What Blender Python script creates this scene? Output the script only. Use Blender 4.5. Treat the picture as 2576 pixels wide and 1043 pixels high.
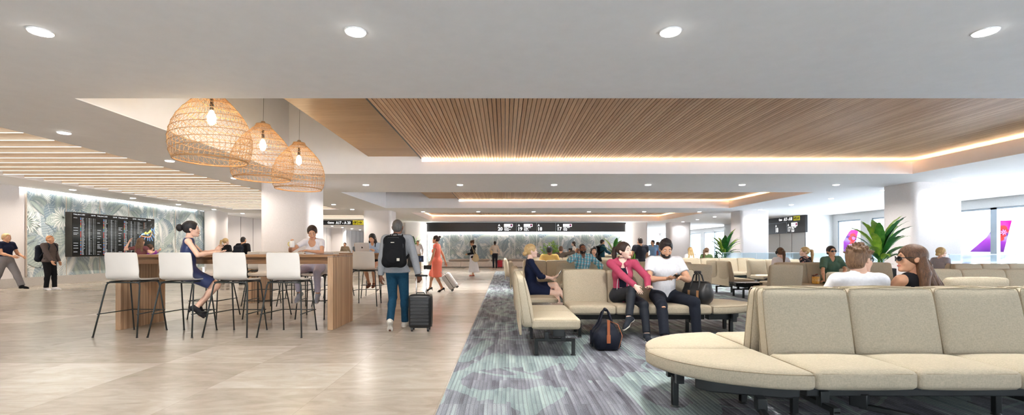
import bpy, bmesh, math, random
import numpy as np
from mathutils import Vector, Matrix, Euler
random.seed(7); np.random.seed(7)
PI = math.pi
SC = bpy.context.scene
COL = SC.collection
for _o in list(bpy.data.objects): bpy.data.objects.remove(_o, do_unlink=True)

# ------------------------------------------------------------------ camera, world, exposure
FPX, EYE, VX, VY = 1180.0, 1.2, 1269.0, 628.0      # focal length in pixels, eye height, vanishing point (2576x1043 frame)
cam_d = bpy.data.cameras.new('camera'); cam = bpy.data.objects.new('camera', cam_d); COL.objects.link(cam)
cam.location = (0, 0, EYE); cam.rotation_euler = (PI/2, 0, 0)
cam_d.sensor_fit = 'HORIZONTAL'; cam_d.sensor_width = 36; cam_d.lens = 36*FPX/2576
cam_d.shift_x = (1288-VX)/2576; cam_d.shift_y = (VY-521.5)/2576
cam_d.clip_start = 0.05; cam_d.clip_end = 800
SC.camera = cam
SC.view_settings.view_transform = 'Standard'; SC.view_settings.look = 'None'
SC.view_settings.gamma = 1.0; SC.view_settings.use_curve_mapping = False
SC.view_settings.exposure = 0.71
SC.cycles.use_denoising = True
SC.cycles.max_bounces = 10; SC.cycles.diffuse_bounces = 8; SC.cycles.glossy_bounces = 3
SC.cycles.transmission_bounces = 6; SC.cycles.transparent_max_bounces = 12
SC.cycles.sample_clamp_indirect = 10.0; SC.cycles.caustics_reflective = False; SC.cycles.caustics_refractive = False
SC.cycles.use_adaptive_sampling = True; SC.cycles.adaptive_threshold = 0.02
W = bpy.data.worlds.new('daylight'); SC.world = W; W.use_nodes = True
_bg = W.node_tree.nodes['Background']; _bg.inputs[0].default_value = (0.84, 0.92, 1.0, 1); _bg.inputs[1].default_value = 3.25
LAMP_W = 44.0                                      # one downlight

# ------------------------------------------------------------------ object helpers
def link(o, parent=None):
    COL.objects.link(o)
    if parent is not None: o.parent = parent
    return o
def tag(o, label=None, cat=None, group=None, kind=None):
    if label: o['label'] = label
    if cat: o['category'] = cat
    if group: o['group'] = group
    if kind: o['kind'] = kind
    return o
def thing(name, label, cat, loc=(0,0,0), rz=0.0, group=None):
    o = bpy.data.objects.new(name, None); link(o); o.empty_display_size = .1
    o.location = loc; o.rotation_euler = (0,0,rz)
    return tag(o, label, cat, group)
def struct(o): o['kind'] = 'structure'; return o
def setmats(me, mats):
    for m in (mats if isinstance(mats, (list, tuple)) else [mats]): me.materials.append(m)
def smooth(me, on=True, ang=None):
    me.polygons.foreach_set('use_smooth', [on]*len(me.polygons))
    if ang and on:
        try: me.set_sharp_from_angle(angle=ang)
        except Exception: pass
class MB:
    """collects vertices and faces, then links them as one mesh object"""
    def __init__(s): s.v = []; s.f = []; s.m = []
    def add(s, vs, fs, mi=0, M=None):
        b = len(s.v)
        if M is not None: vs = [tuple(M @ Vector(v)) for v in vs]
        s.v += [tuple(v) for v in vs]; s.f += [tuple(b+i for i in f) for f in fs]; s.m += [mi]*len(fs)
        return s
    def box(s, x0,x1,y0,y1,z0,z1, mi=0, M=None):
        vs = [(x0,y0,z0),(x1,y0,z0),(x1,y1,z0),(x0,y1,z0),(x0,y0,z1),(x1,y0,z1),(x1,y1,z1),(x0,y1,z1)]
        return s.add(vs, [(0,3,2,1),(4,5,6,7),(0,1,5,4),(1,2,6,5),(2,3,7,6),(3,0,4,7)], mi, M)
    def tube(s, pts, r, n=8, mi=0, closed=False, cap=True, flat=1.0):
        pts = [Vector(p) for p in pts]; rr = r if isinstance(r,(list,tuple)) else [r]*len(pts)
        rings = []; prev = None; L = len(pts)
        for i,p in enumerate(pts):
            if closed: d = pts[(i+1)%L]-pts[i-1]
            else: d = pts[min(i+1,L-1)]-pts[max(i-1,0)]
            if d.length < 1e-9: d = Vector((0,0,1))
            d.normalize()
            if prev is None:
                a = Vector((0,0,1)) if abs(d.z)<.9 else Vector((1,0,0)); u = d.cross(a).normalized()
            else:
                u = prev - d*prev.dot(d)
                u = u.normalized() if u.length>1e-6 else d.orthogonal().normalized()
            prev = u; w = d.cross(u)
            rings.append([tuple(p + (u*math.cos(2*PI*k/n) + w*math.sin(2*PI*k/n)*flat)*rr[i]) for k in range(n)])
        vs = [v for R in rings for v in R]; fs = []
        for i in range(L if closed else L-1):
            a = i*n; b = ((i+1)%L)*n
            for k in range(n): fs.append((a+k, a+(k+1)%n, b+(k+1)%n, b+k))
        if cap and not closed: fs.append(tuple(range(n-1,-1,-1))); fs.append(tuple((L-1)*n+k for k in range(n)))
        return s.add(vs, fs, mi)
    def lathe(s, prof, n=24, c=(0,0,0), mi=0, cap=True):
        vs = [(c[0]+r*math.cos(2*PI*k/n), c[1]+r*math.sin(2*PI*k/n), c[2]+z) for r,z in prof for k in range(n)]
        fs = []
        for i in range(len(prof)-1):
            for k in range(n): fs.append((i*n+k, i*n+(k+1)%n, (i+1)*n+(k+1)%n, (i+1)*n+k))
        if cap: fs.append(tuple(range(n-1,-1,-1))); fs.append(tuple((len(prof)-1)*n+k for k in range(n)))
        return s.add(vs, fs, mi)
    def prism(s, poly, z0, z1, mi=0, M=None):
        n = len(poly)
        vs = [(x,y,z0) for x,y in poly]+[(x,y,z1) for x,y in poly]
        fs = [tuple(range(n-1,-1,-1)), tuple(range(n,2*n))]+[(i,(i+1)%n,n+(i+1)%n,n+i) for i in range(n)]
        return s.add(vs, fs, mi, M)
    def build(s, name, mats, parent=None, sm=False, ang=None, bevel=0, seg=2):
        me = bpy.data.meshes.new(name); me.from_pydata(s.v, [], s.f); setmats(me, mats)
        if any(s.m): me.polygons.foreach_set('material_index', s.m)
        if sm: smooth(me, True, ang)
        me.update(); o = bpy.data.objects.new(name, me); link(o, parent)
        if bevel:
            b = o.modifiers.new('bevel','BEVEL'); b.width = bevel; b.segments = seg; b.limit_method='ANGLE'; b.angle_limit=math.radians(40)
            smooth(me, True, math.radians(50))
        return o
def xform(loc=(0,0,0), rot=(0,0,0), sc=(1,1,1)):
    return Matrix.Translation(Vector(loc)) @ Euler(rot).to_matrix().to_4x4() @ Matrix.Diagonal((*sc,1))
def children(o): return [c for c in ALLKIDS(o)]
def ALLKIDS(o): return [c for c in bpy.data.objects if c.parent is o]
def kidmap():
    d = {}
    for c in bpy.data.objects:
        if c.parent: d.setdefault(c.parent.name, []).append(c)
    return d
def copy_tree(o, parent=None, km=None):
    km = km or kidmap()
    c = o.copy(); COL.objects.link(c)
    if parent is not None: c.parent = parent
    for ch in km.get(o.name, []): copy_tree(ch, c, km)
    return c
def rbox(w, d, h, r=.02, puff=(0,0,0), n=8, side=0.0):
    """rounded cushion box centred on x,y with its base at z=0; puff = crown of the x, y and z faces"""
    mb = bmesh.new(); bmesh.ops.create_cube(mb, size=2)
    bmesh.ops.subdivide_edges(mb, edges=mb.edges[:], cuts=n, use_grid_fill=True)
    hw, hd, hh = w/2, d/2, h/2; r = min(r, hh*.98)
    for v in mb.verts:
        c = v.co
        # push grid lines to the edges so the rounding is smooth
        q = [math.copysign(1-(1-abs(t))**1.5, t) for t in c]
        p = Vector((q[0]*hw, q[1]*hd, q[2]*hh))
        core = Vector((max(-hw+r,min(hw-r,p.x)), max(-hd+r,min(hd-r,p.y)), max(-hh+r,min(hh-r,p.z))))
        dlt = p-core
        if dlt.length > 1e-9: p = core + dlt.normalized()*r
        bx = (1-q[0]**2); by = (1-q[1]**2); bz = (1-q[2]**2)
        p.x += puff[0]*q[0]*by*bz; p.y += puff[1]*q[1]*bx*bz; p.z += puff[2]*q[2]*bx**.6*by**.6
        v.co = p + Vector((0,0,hh))
    vs = [tuple(v.co) for v in mb.verts]; fs = [tuple(v.index for v in f.verts) for f in mb.faces]; mb.free()
    return vs, fs
def px(x, Y): return (x-VX)/FPX*Y
def pz(y, Y): return EYE-(y-VY)/FPX*Y

# ------------------------------------------------------------------ materials
class NT:
    def __init__(s, name):
        s.m = bpy.data.materials.new(name); s.m.use_nodes = True; s.t = s.m.node_tree
        s.b = s.t.nodes['Principled BSDF']
    def n(s, ty, props=None, **ins):
        nd = s.t.nodes.new(ty)
        for k,v in (props or {}).items(): setattr(nd, k, v)
        for k,v in ins.items():
            key = int(k[1:]) if k[0]=='i' and k[1:].isdigit() else k.replace('_',' ')
            s.put(nd.inputs[key], v)
        return nd
    def put(s, sock, v):
        if isinstance(v, bpy.types.NodeSocket): s.t.links.new(v, sock)
        elif isinstance(v, bpy.types.Node): s.t.links.new(v.outputs[0], sock)
        else:
            if isinstance(v,(tuple,list)) and len(v)==3 and sock.type=='RGBA': v = (*v,1)
            sock.default_value = v
    def math(s, op, a, b=0.0, c=None):
        nd = s.t.nodes.new('ShaderNodeMath'); nd.operation = op; s.put(nd.inputs[0], a); s.put(nd.inputs[1], b)
        if c is not None: s.put(nd.inputs[2], c)
        return nd.outputs[0]
    def ramp(s, fac, stops, interp='LINEAR'):
        nd = s.t.nodes.new('ShaderNodeValToRGB'); nd.color_ramp.interpolation = interp; s.put(nd.inputs[0], fac)
        el = nd.color_ramp.elements
        while len(el) < len(stops): el.new(.5)
        for e,(p,c) in zip(el, stops): e.position = p; e.color = (*c,1) if len(c)==3 else c
        return nd.outputs[0]
    def mix(s, fac, a, b, mode='MIX'):
        nd = s.t.nodes.new('ShaderNodeMix'); nd.data_type='RGBA'; nd.blend_type = mode
        s.put(nd.inputs[0], fac); s.put(nd.inputs[6], a); s.put(nd.inputs[7], b); return nd.outputs[2]
    def coord(s, scale=(1,1,1), rot=(0,0,0), loc=(0,0,0), kind='Object'):
        tc = s.t.nodes.new('ShaderNodeTexCoord')
        mp = s.n('ShaderNodeMapping'); s.t.links.new(tc.outputs[kind], mp.inputs[0])
        mp.inputs[1].default_value = loc; mp.inputs[2].default_value = rot; mp.inputs[3].default_value = scale
        return mp.outputs[0]
    def noise(s, vec, scale=5, detail=3, rough=.5, dist=0):
        nd = s.n('ShaderNodeTexNoise', Vector=vec, Scale=scale, Detail=detail, Roughness=rough, Distortion=dist); return nd.outputs[0]
    def bump(s, h, strength=.3, dist=.01):
        nd = s.n('ShaderNodeBump', Strength=strength, Distance=dist, Height=h); s.put(s.b.inputs['Normal'], nd.outputs[0]); return nd
    def out(s, color=None, rough=None, metal=None, spec=None, **kw):
        if color is not None: s.put(s.b.inputs['Base Color'], color)
        if rough is not None: s.put(s.b.inputs['Roughness'], rough)
        if metal is not None: s.put(s.b.inputs['Metallic'], metal)
        if spec is not None: s.put(s.b.inputs['Specular IOR Level'], spec)
        for k,v in kw.items(): s.put(s.b.inputs[k.replace('_',' ')], v)
        return s.m
def srgb(r,g,b):
    f = lambda c: ((c/255)/12.92 if c/255<=.04045 else (((c/255)+.055)/1.055)**2.4)
    return (f(r),f(g),f(b))
_MC = {}
def plain(key, col, rough=.5, metal=0, bump=0, bscale=60, vary=.06, spec=.5, vscale=6, coat=0):
    """a plain coloured surface with a little procedural variation"""
    if key in _MC: return _MC[key]
    t = NT(key); v = t.coord()
    n = t.noise(v, vscale, 3)
    lo = tuple(max(0,c*(1-vary)) for c in col); hi = tuple(min(1,c*(1+vary)) for c in col)
    m = t.out(t.ramp(n, [(.3,lo),(.7,hi)]), rough, metal, spec)
    if bump: t.bump(t.noise(v, bscale, 3), bump, .004)
    if coat: t.b.inputs['Coat Weight'].default_value = coat
    _MC[key] = m; return m
def emit(key, col, s):
    if key in _MC: return _MC[key]
    t = NT(key); t.out((0,0,0), .5); t.b.inputs['Emission Color'].default_value = (*col,1); t.b.inputs['Emission Strength'].default_value = s
    n = t.noise(t.coord(), 3, 2); e = t.math('MULTIPLY_ADD', n, .04*s, .98*s); t.put(t.b.inputs['Emission Strength'], e)
    _MC[key] = t.m; return t.m
def fabric(key, col, scale=260, rough=.9, bump=.35, vary=.16, fold=0.25):
    if key in _MC: return _MC[key]
    t = NT(key); v = t.coord()
    a = t.noise(t.coord((1,1,.35)), scale, 2); b = t.noise(t.coord((.35,1,1)), scale*.9, 2)
    w = t.math('MULTIPLY', t.math('ADD', a, b), .5)
    lo = tuple(c*(1-vary) for c in col); hi = tuple(min(1,c*(1+vary)) for c in col)
    m = t.out(t.ramp(w, [(.35,lo),(.65,hi)]), rough, 0, .25)
    f = t.noise(v, 9, 2, .5, .6)
    h = t.math('ADD', t.math('MULTIPLY', w, .25), t.math('MULTIPLY', f, fold*4))
    t.bump(h, bump, .006); _MC[key] = m; return m
def cloth(key, col, rough=.85, fold=.5, vary=.05, sheen=0, fs=11):
    """garment cloth: colour with soft wrinkle bump"""
    if key in _MC: return _MC[key]
    t = NT(key); n = t.noise(t.coord(), 40, 2)
    lo = tuple(c*(1-vary) for c in col); hi = tuple(min(1,c*(1+vary)) for c in col)
    m = t.out(t.ramp(n, [(.3,lo),(.7,hi)]), rough, 0, .2)
    f = t.noise(t.coord((1,1,.45), (0.4,.3,0)), fs, 1.5, .45, .5)
    t.bump(f, fold*.75, .02); _MC[key] = m; return m
def wood(key, c0, c1, grain='Z', strip='X', sw=.045, rough=.45, contrast=1.0):
    """board wood: strips along one axis with grain running along the other"""
    if key in _MC: return _MC[key]
    t = NT(key); tc = t.t.nodes.new('ShaderNodeTexCoord'); sp = t.n('ShaderNodeSeparateXYZ', i0=tc.outputs['Object'])
    ax = {'X':0,'Y':1,'Z':2}
    s = t.math('FLOOR', t.math('DIVIDE', sp.outputs[ax[strip]], sw))
    wn = t.n('ShaderNodeTexWhiteNoise', {'noise_dimensions':'1D'}, W=s).outputs[0]
    sc = [38,38,38]; sc[ax[grain]] = 2.2
    off = t.n('ShaderNodeCombineXYZ', X=t.math('MULTIPLY', wn, 13.0), Y=t.math('MULTIPLY', wn, 7.0), Z=t.math('MULTIPLY', wn, 5.0))
    ad = t.n('ShaderNodeVectorMath', {'operation':'ADD'}); t.put(ad.inputs[0], tc.outputs['Object']); t.put(ad.inputs[1], off)
    mp = t.n('ShaderNodeMapping'); t.put(mp.inputs[0], ad.outputs[0]); mp.inputs[3].default_value = sc
    g = t.noise(mp.outputs[0], 1.0, 4, .6, .8)
    f = t.math('ADD', t.math('MULTIPLY', wn, .45*contrast), t.math('MULTIPLY', g, .75))
    t.out(t.ramp(f, [(.25,c0),(.85,c1)]), rough, 0, .4); t.bump(g, .08, .003)
    _MC[key] = t.m; return t.m
def skin(key, col):
    if key in _MC: return _MC[key]
    t = NT(key); n = t.noise(t.coord(), 14, 3)
    m = t.out(t.ramp(n, [(.3,tuple(c*.93 for c in col)),(.7,tuple(min(1,c*1.05) for c in col))]), .5, 0, .35)
    t.b.inputs['Subsurface Weight'].default_value = .0
    t.bump(t.noise(t.coord(), 120, 2), .06, .002); _MC[key] = m; return m
def hairmat(key, c0, c1, rough=.45):
    if key in _MC: return _MC[key]
    t = NT(key)
    g = t.noise(t.coord((60,60,7)), 2.0, 4, .65, 1.2)
    m = t.out(t.ramp(g, [(.3,c0),(.7,c1)]), rough, 0, .35); t.bump(g, .55, .006); _MC[key] = m; return m
# ------------------------------------------------------------------ setting materials
M_ceil = plain('painted_ceiling', (.91,.915,.92), .8, bump=.05, bscale=150, vary=.015)
M_well = plain('white_recess_paint', (.87,.86,.87), .8, vary=.01)
M_plaster = plain('speckled_plaster', srgb(222,217,216), .8, bump=.12, bscale=70, vary=.045, vscale=55)
M_concrete = plain('pale_concrete_panel', srgb(206,207,207), .7, bump=.15, bscale=30, vary=.05, vscale=25)
M_base = plain('grey_stone_base', srgb(186,182,178), .5, bump=.1, bscale=50, vary=.05, vscale=30)
M_black = plain('black_steel', srgb(28,32,33), .38, vary=.05)
M_blackgloss = plain('black_sign_board', srgb(24,24,26), .25, vary=.03)
M_frame = plain('grey_window_metal', srgb(165,178,190), .4, .3, vary=.02)
M_white = plain('white_letter_paint', (.9,.9,.9), .6, vary=.01)
M_joint = plain('champagne_joint_strip', srgb(196,184,172), .4, .2, vary=.02)
M_seat = fabric('oatmeal_seat_fabric', srgb(182,171,150), 170, vary=.12)
M_pipe = fabric('seat_piping_fabric', srgb(160,146,122), 170, vary=.1)
M_shell = plain('ivory_plastic_shell', srgb(226,221,214), .33, vary=.012)
M_wood = wood('walnut_lamella', srgb(120,86,58), srgb(190,150,112), 'Z', 'X', .03)
M_woodY = wood('walnut_lamella_end', srgb(138,106,78), srgb(200,166,132), 'Z', 'Y', .03)
M_woodT = wood('walnut_top', srgb(104,74,50), srgb(170,130,94), 'X', 'Y', .05)
M_slat = wood('brown_ceiling_slat', srgb(200,160,124), srgb(234,202,168), 'Y', 'X', .0746, .55)
M_plankP = wood('golden_ceiling_board', srgb(170,138,102), srgb(214,184,148), 'X', 'Y', .35, .5, .5)
M_baffle = wood('pale_oak_baffle', srgb(214,190,164), srgb(240,224,200), 'X', 'Y', .561, .6, .8)
M_ledw = emit('warm_cove_led', (1.0,.78,.52), 30)
M_ledn = emit('neutral_led_strip', (1.0,.92,.80), 1.7)
M_ledc = emit('wall_washer_led', (1.0,.96,.88), 20)
M_lens = emit('downlight_lens', (1.0,.96,.9), 20)
def glassmat(key, col, a):
    t = NT(key); nt = t.t
    tr = nt.nodes.new('ShaderNodeBsdfTransparent'); tr.inputs[0].default_value = (*col,1)
    gl = nt.nodes.new('ShaderNodeBsdfGlossy'); gl.inputs['Roughness'].default_value = .03
    fr = nt.nodes.new('ShaderNodeFresnel'); ge = nt.nodes.new('ShaderNodeNewGeometry'); t.put(fr.inputs[0], t.math('MULTIPLY_ADD', ge.outputs['Backfacing'], .6897-1.45, 1.45))
    n = t.noise(t.coord(), 2, 1); f = t.math('MULTIPLY', t.math('ADD', fr.outputs[0], t.math('MULTIPLY', n, .01)), a)
    mx = nt.nodes.new('ShaderNodeMixShader'); t.put(mx.inputs[0], f); t.put(mx.inputs[1], tr); t.put(mx.inputs[2], gl)
    nt.links.new(mx.outputs[0], nt.nodes['Material Output'].inputs[0]); return t.m
M_glass = glassmat('window_glass', (.97,.985,1), .8)
M_sky = glassmat('added_skylight_glass', (.07,.068,.066), .5)  # for the added skylight over the pendant well
M_rail = glassmat('balustrade_glass', (.80,.89,.93), 1.0)

def floor_mat():
    t = NT('travertine_tiles'); tc = t.t.nodes.new('ShaderNodeTexCoord')
    sp = t.n('ShaderNodeSeparateXYZ', i0=tc.outputs['Object'])
    u = t.math('DIVIDE', t.math('ADD', sp.outputs[0], 1.545+103), 1.03); v = t.math('DIVIDE', t.math('ADD', sp.outputs[1], 90.6-4.066), .906)
    fu = t.math('FRACT', u); fv = t.math('FRACT', v)
    cu = t.math('FLOOR', u); cv = t.math('FLOOR', v)
    cid = t.n('ShaderNodeCombineXYZ', X=cu, Y=cv, Z=0.0)
    wn = t.n('ShaderNodeTexWhiteNoise', {'noise_dimensions':'2D'}, Vector=cid)
    off = t.n('ShaderNodeVectorMath', {'operation':'SCALE'}); t.put(off.inputs[0], wn.outputs[1]); off.inputs[3].default_value = 20
    ad = t.n('ShaderNodeVectorMath', {'operation':'ADD'}); t.put(ad.inputs[0], tc.outputs['Object']); t.put(ad.inputs[1], off.outputs[0])
    mp = t.n('ShaderNodeMapping'); t.put(mp.inputs[0], ad.outputs[0]); mp.inputs[2].default_value = (0,0,-.35); mp.inputs[3].default_value = (1.0,2.6,1)
    g = t.noise(mp.outputs[0], 2.2, 6, .62, 1.1)
    mp2 = t.n('ShaderNodeMapping'); t.put(mp2.inputs[0], ad.outputs[0]); mp2.inputs[2].default_value = (0,0,-.22); mp2.inputs[3].default_value = (2,22,1)
    g2 = t.noise(mp2.outputs[0], 2.5, 4, .6, .5)
    f = t.math('ADD', t.math('MULTIPLY', wn.outputs[0], .34), t.math('ADD', t.math('MULTIPLY', g, .78), t.math('MULTIPLY', g2, .12)))
    c = t.ramp(f, [(.22,srgb(132,122,109)),(.46,srgb(150,140,127)),(.64,srgb(162,153,141)),(.9,srgb(178,171,161))])
    e = t.math('MINIMUM', t.math('MINIMUM', fu, t.math('SUBTRACT', 1.0, fu)), t.math('MINIMUM', fv, t.math('SUBTRACT', 1.0, fv)))
    j = t.math('LESS_THAN', e, .0022)
    c = t.mix(t.math('MULTIPLY', j, .55), c, (.25,.2,.16))
    t.out(c, t.ramp(g2, [(.3,(.21,.21,.21)),(.8,(.28,.28,.28))]), 0, .5)
    t.bump(t.math('ADD', t.math('MULTIPLY', g2, .3), t.math('MULTIPLY', j, -.6)), .06, .004)
    return t.m
def carpet_mat():
    t = NT('swirl_carpet'); tc = t.t.nodes.new('ShaderNodeTexCoord')
    sp = t.n('ShaderNodeSeparateXYZ', i0=tc.outputs['Object'])
    wob = t.noise(t.coord((1,1,1)), 1.3, 2)
    big = t.noise(t.coord((1,.55,1)), .62, 2, .45, 1.4)
    # ribs that run along y
    x = t.math('ADD', sp.outputs[0], t.math('MULTIPLY', wob, .03))
    rib = t.math('SINE', t.math('MULTIPLY', x, 2*PI/.034))
    strip = t.math('FLOOR', t.math('DIVIDE', x, .034))
    yseg = t.math('FLOOR', t.math('DIVIDE', sp.outputs[1], .33))
    w1 = t.n('ShaderNodeTexWhiteNoise', {'noise_dimensions':'2D'}, Vector=t.n('ShaderNodeCombineXYZ', X=strip, Y=yseg, Z=0.0)).outputs[0]
    low = t.noise(t.n('ShaderNodeCombineXYZ', X=t.math('MULTIPLY', strip,.37), Y=t.math('MULTIPLY', sp.outputs[1], 1.1), Z=0.0).outputs[0], 1.0, 3)
    fine = t.noise(t.coord((1,1,1)), 110, 2)
    f = t.math('ADD', t.math('MULTIPLY', low, .75), t.math('ADD', t.math('MULTIPLY', w1, .14), t.math('MULTIPLY', fine, .34)))
    grey = t.ramp(f, [(.36,srgb(62,63,70)),(.52,srgb(103,103,112)),(.66,srgb(134,136,145)),(.8,srgb(162,172,176))])
    teal = t.ramp(f, [(.36,srgb(104,118,120)),(.6,srgb(138,155,155)),(.8,srgb(168,184,181))])
    # two families of swirling bands, ragged at the rib ends
    rag = t.math('MULTIPLY', t.math('SUBTRACT', w1, .5), .012)
    b1 = t.math('ABSOLUTE', t.math('SUBTRACT', t.math('ADD', big, rag), .47))
    m1 = t.math('LESS_THAN', b1, .024)
    big2 = t.noise(t.coord((.8,1.0,1), (0,0,.6), (7,3,0)), .48, 1, .4, 2.2)
    b2 = t.math('ABSOLUTE', t.math('SUBTRACT', t.math('ADD', big2, rag), .56)); m2 = t.math('LESS_THAN', b2, .018)
    m = t.math('MAXIMUM', m1, m2)
    wash = t.ramp(t.noise(t.coord(), .5, 1), [(.45,(0,0,0)),(.70,(.30,.30,.30))])
    m = t.math('MAXIMUM', m, wash)
    c = t.mix(t.math('MULTIPLY', m, .85), grey, teal)
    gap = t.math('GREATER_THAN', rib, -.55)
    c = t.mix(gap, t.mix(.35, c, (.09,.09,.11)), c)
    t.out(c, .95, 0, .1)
    t.bump(t.math('ADD', t.math('MULTIPLY', rib, .35), fine), .5, .006)
    return t.m
M_floor = floor_mat(); M_carpet = carpet_mat()

# ------------------------------------------------------------------ shell
CZ = 3.24                                            # ceiling height
XL, XR, YB, YF = -16.3, 19.4, -6.8, 58.0
def rects_minus(X0,X1,Y0,Y1,hs):
    xs = sorted({X0,X1,*[h[0] for h in hs],*[h[1] for h in hs]}); ys = sorted({Y0,Y1,*[h[2] for h in hs],*[h[3] for h in hs]})
    out = []
    for j in range(len(ys)-1):
        run = None
        for i in range(len(xs)-1):
            cx, cy = (xs[i]+xs[i+1])/2, (ys[j]+ys[j+1])/2
            ins = any(h[0]<cx<h[1] and h[2]<cy<h[3] for h in hs)
            if not ins:
                if run and abs(run[1]-xs[i])<1e-9: run[1] = xs[i+1]
                else:
                    run = [xs[i],xs[i+1],ys[j],ys[j+1]]; out.append(run)
            else: run = None
    return out
floor = struct(MB().box(XL-.4, XR+.3, YB, YF+.3, -.15, 0).build('floor', M_floor))
carpet = tag([m_ for m_ in [MB()] if [m_.box(r_[0],r_[1],r_[2],r_[3],.001,.009) for r_ in rects_minus(-.5,17.4,YB,26.3,[(12.28,13.82,14.06,15.32),(12.28,13.82,24.38,25.62)])]][0].build('carpet', M_carpet), 'grey ribbed carpet with pale teal swirls under the lounge seats', 'carpet')
holes = [(-5.79,10.96,6.32,12.60),(-5.79,10.96,16.62,22.90),(-5.12,10.96,25.85,33.15),(-13.79,-8.39,5.4,23.8),(-13.79,-8.39,27.4,31.0)]
c = MB()
for r in rects_minus(XL-.4, XR+.3, YB, YF+.3, holes): c.box(r[0],r[1],r[2],r[3],CZ,CZ+.02)
ceiling = struct(c.build('ceiling', M_ceil))

# slatted coffers
def coffer(k, x0, x1, y0, y1, well=True, ledleft=False):
    sx0 = x0+3.57 if well else x0-.35                 # where the slats start
    fx = x0+3.57 if well else x0
    m = MB(); t = .02; zt = 4.0
    # front and back upstands, low behind the slats so the cove glows over them
    for yy0,yy1 in ((y0-t,y0),(y1,y1+t)):
        m.box(fx,x1+t,yy0,yy1,CZ+.019,CZ+.33)
        if well: m.box(x0-t,fx,yy0,yy1,CZ+.019,CZ+2.1)
    m.box(x1,x1+t,y0,y1,CZ+.019,CZ+.33)
    if well: m.box(x0-t,x0,y0,y1,CZ+.019,CZ+2.1); m.box(x0+2.13,x0+2.15,y0,y1,CZ+.50,CZ+2.1)
    else: m.box(x0-t,x0,y0,y1,CZ+.019,CZ+.33)
    # cove ledges and lid
    X0 = fx if well else x0-.5
    m.box(X0,x1+.5,y0-.5,y0-t,CZ+.25,CZ+.27); m.box(X0,x1+.5,y1+t,y1+.5,CZ+.25,CZ+.27); m.box(x1+t,x1+.5,y0-.5,y1+.5,CZ+.23,CZ+.25)
    if not well: m.box(x0-.5,x0-t,y0-.5,y1+.5,CZ+.23,CZ+.25)
    m.box(X0,x1+.5,y0-.52,y0-.5,CZ+.25,CZ+.75); m.box(X0,x1+.5,y1+.5,y1+.52,CZ+.25,CZ+.75); m.box(x1+.5,x1+.52,y0-.5,y1+.5,CZ+.25,CZ+.75)
    if not well: m.box(x0-.52,x0-.5,y0-.5,y1+.5,CZ+.25,CZ+.75)
    m.box(X0,x1+.5,y0-.5,y1+.5,CZ+.72,CZ+.74)
    struct(m.build(f'trim_{k}', M_well))
    if well:
        f = MB(); [f.box(x0,x0+2.13,y0+(y1-y0)*q/4-.04,y0+(y1-y0)*q/4+.04,CZ+2.0,CZ+2.1) for q in range(5)]
        fr = struct(f.build(f'window_{40+k}', M_frame)); MB().box(x0,x0+2.13,y0,y1,CZ+2.05,CZ+2.06).build('pane', M_sky, fr)  # unseen skylight, added to whiten the well with daylight
    # slats, one mesh: a continuous surface pattern
    s = MB(); zb = CZ+.41; x = sx0
    while x < x1+.42:
        s.box(x, x+.062, y0-.42, y1+.42, zb, zb+.09); x += .0746
    s.box(sx0, x1+.42, y0-.42, y1+.42, zb+.09, zb+.11, 1)
    s.box(sx0-.03, sx0, y0-.42, y1+.42, zb-.005, zb+.11, 1)
    sl = s.build('slatted_wood_ceiling', [M_slat, M_black])
    tag(sl, ['','brown slatted wood ceiling in the nearest big recess','brown slatted wood ceiling in the second recess, behind the nearest','brown slatted wood ceiling in the farthest recess, before the gate signs','brown slatted wood ceiling in the recess behind the viewer'][k], 'wood ceiling', 'slatted wood ceilings')
    if well:
        b = MB().box(x0+2.13, sx0-.03, y0, y1, CZ+.467, CZ+.50).build('wood_ceiling_board', M_plankP)
        tag(b, f"plain golden wood board {['','beside the slats of the nearest recess','beside the slats of the second recess','','beside the slats of the rear recess'][k]}", 'wood board', 'plain wood ceiling boards')
    # cove led line
    l = MB(); zl = CZ+.318
    l.box(sx0+.05,x1+.12,y1+.10,y1+.13,zl,zl+.012); l.box(sx0+.05,x1+.12,y0-.13,y0-.10,zl,zl+.012)
    l.box(x1+.10,x1+.13,y0-.1,y1+.1,zl,zl+.012)
    if not well: l.box(x0-.13,x0-.10,y0-.1,y1+.1,zl,zl+.012)
    tag(l.build('cove_light', M_ledw), f"warm cove light line round the {['','nearest','second','farthest','rear'][k]} slatted ceiling recess", 'cove light', 'cove lights')
coffer(1, -5.79,10.96,6.32,12.60); coffer(2, -5.79,10.96,16.62,22.90); coffer(3, -5.12,10.96,25.85,33.15, False)
# baffle recesses on the left
def baffles(k, x0,x1,y0,y1, first):
    m = MB(); t = .02; h = .62
    m.box(x0-t,x0,y0,y1,CZ+.019,CZ+h); m.box(x1,x1+t,y0,y1,CZ+.019,CZ+h); m.box(x0,x1,y0-t,y0,CZ+.019,CZ+h); m.box(x0,x1,y1,y1+t,CZ+.019,CZ+h); m.box(x0,x1,y0,y1,CZ+h,CZ+h+.02)
    struct(m.build(f'trim_{k}', M_well))
    root = thing('baffle_ceiling', f"pale wood baffles with light lines, {'over the near hall by the leaf wall' if k==5 else 'far beyond the pillar above the gates sign'}", 'wood ceiling', (0,0,0), 0, 'wood baffle ceilings')
    y = first; i = 0
    while y < y1-.1:
        MB().box(x0+.28,x1,y,y+.05,CZ,CZ+.24).build('baffle', M_baffle, root)
        MB().box(x0+.28,x1,y+.012,y+.040,CZ-.006,CZ-.0005).build('light_strip', M_ledn, root)
        MB().box(x0+.3,x1,y+.01,y+.04,CZ+.245,CZ+.26).build('light_strip', emit('baffle_top_fill', (1.0,.90,.76), 3.0), root)  # hidden strip, added so bounce light brightens the board faces
        y += .561
baffles(5, -13.79,-8.39,5.4,23.8, 5.9); baffles(6, -13.79,-8.39,27.4,31.0, 27.8)

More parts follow.
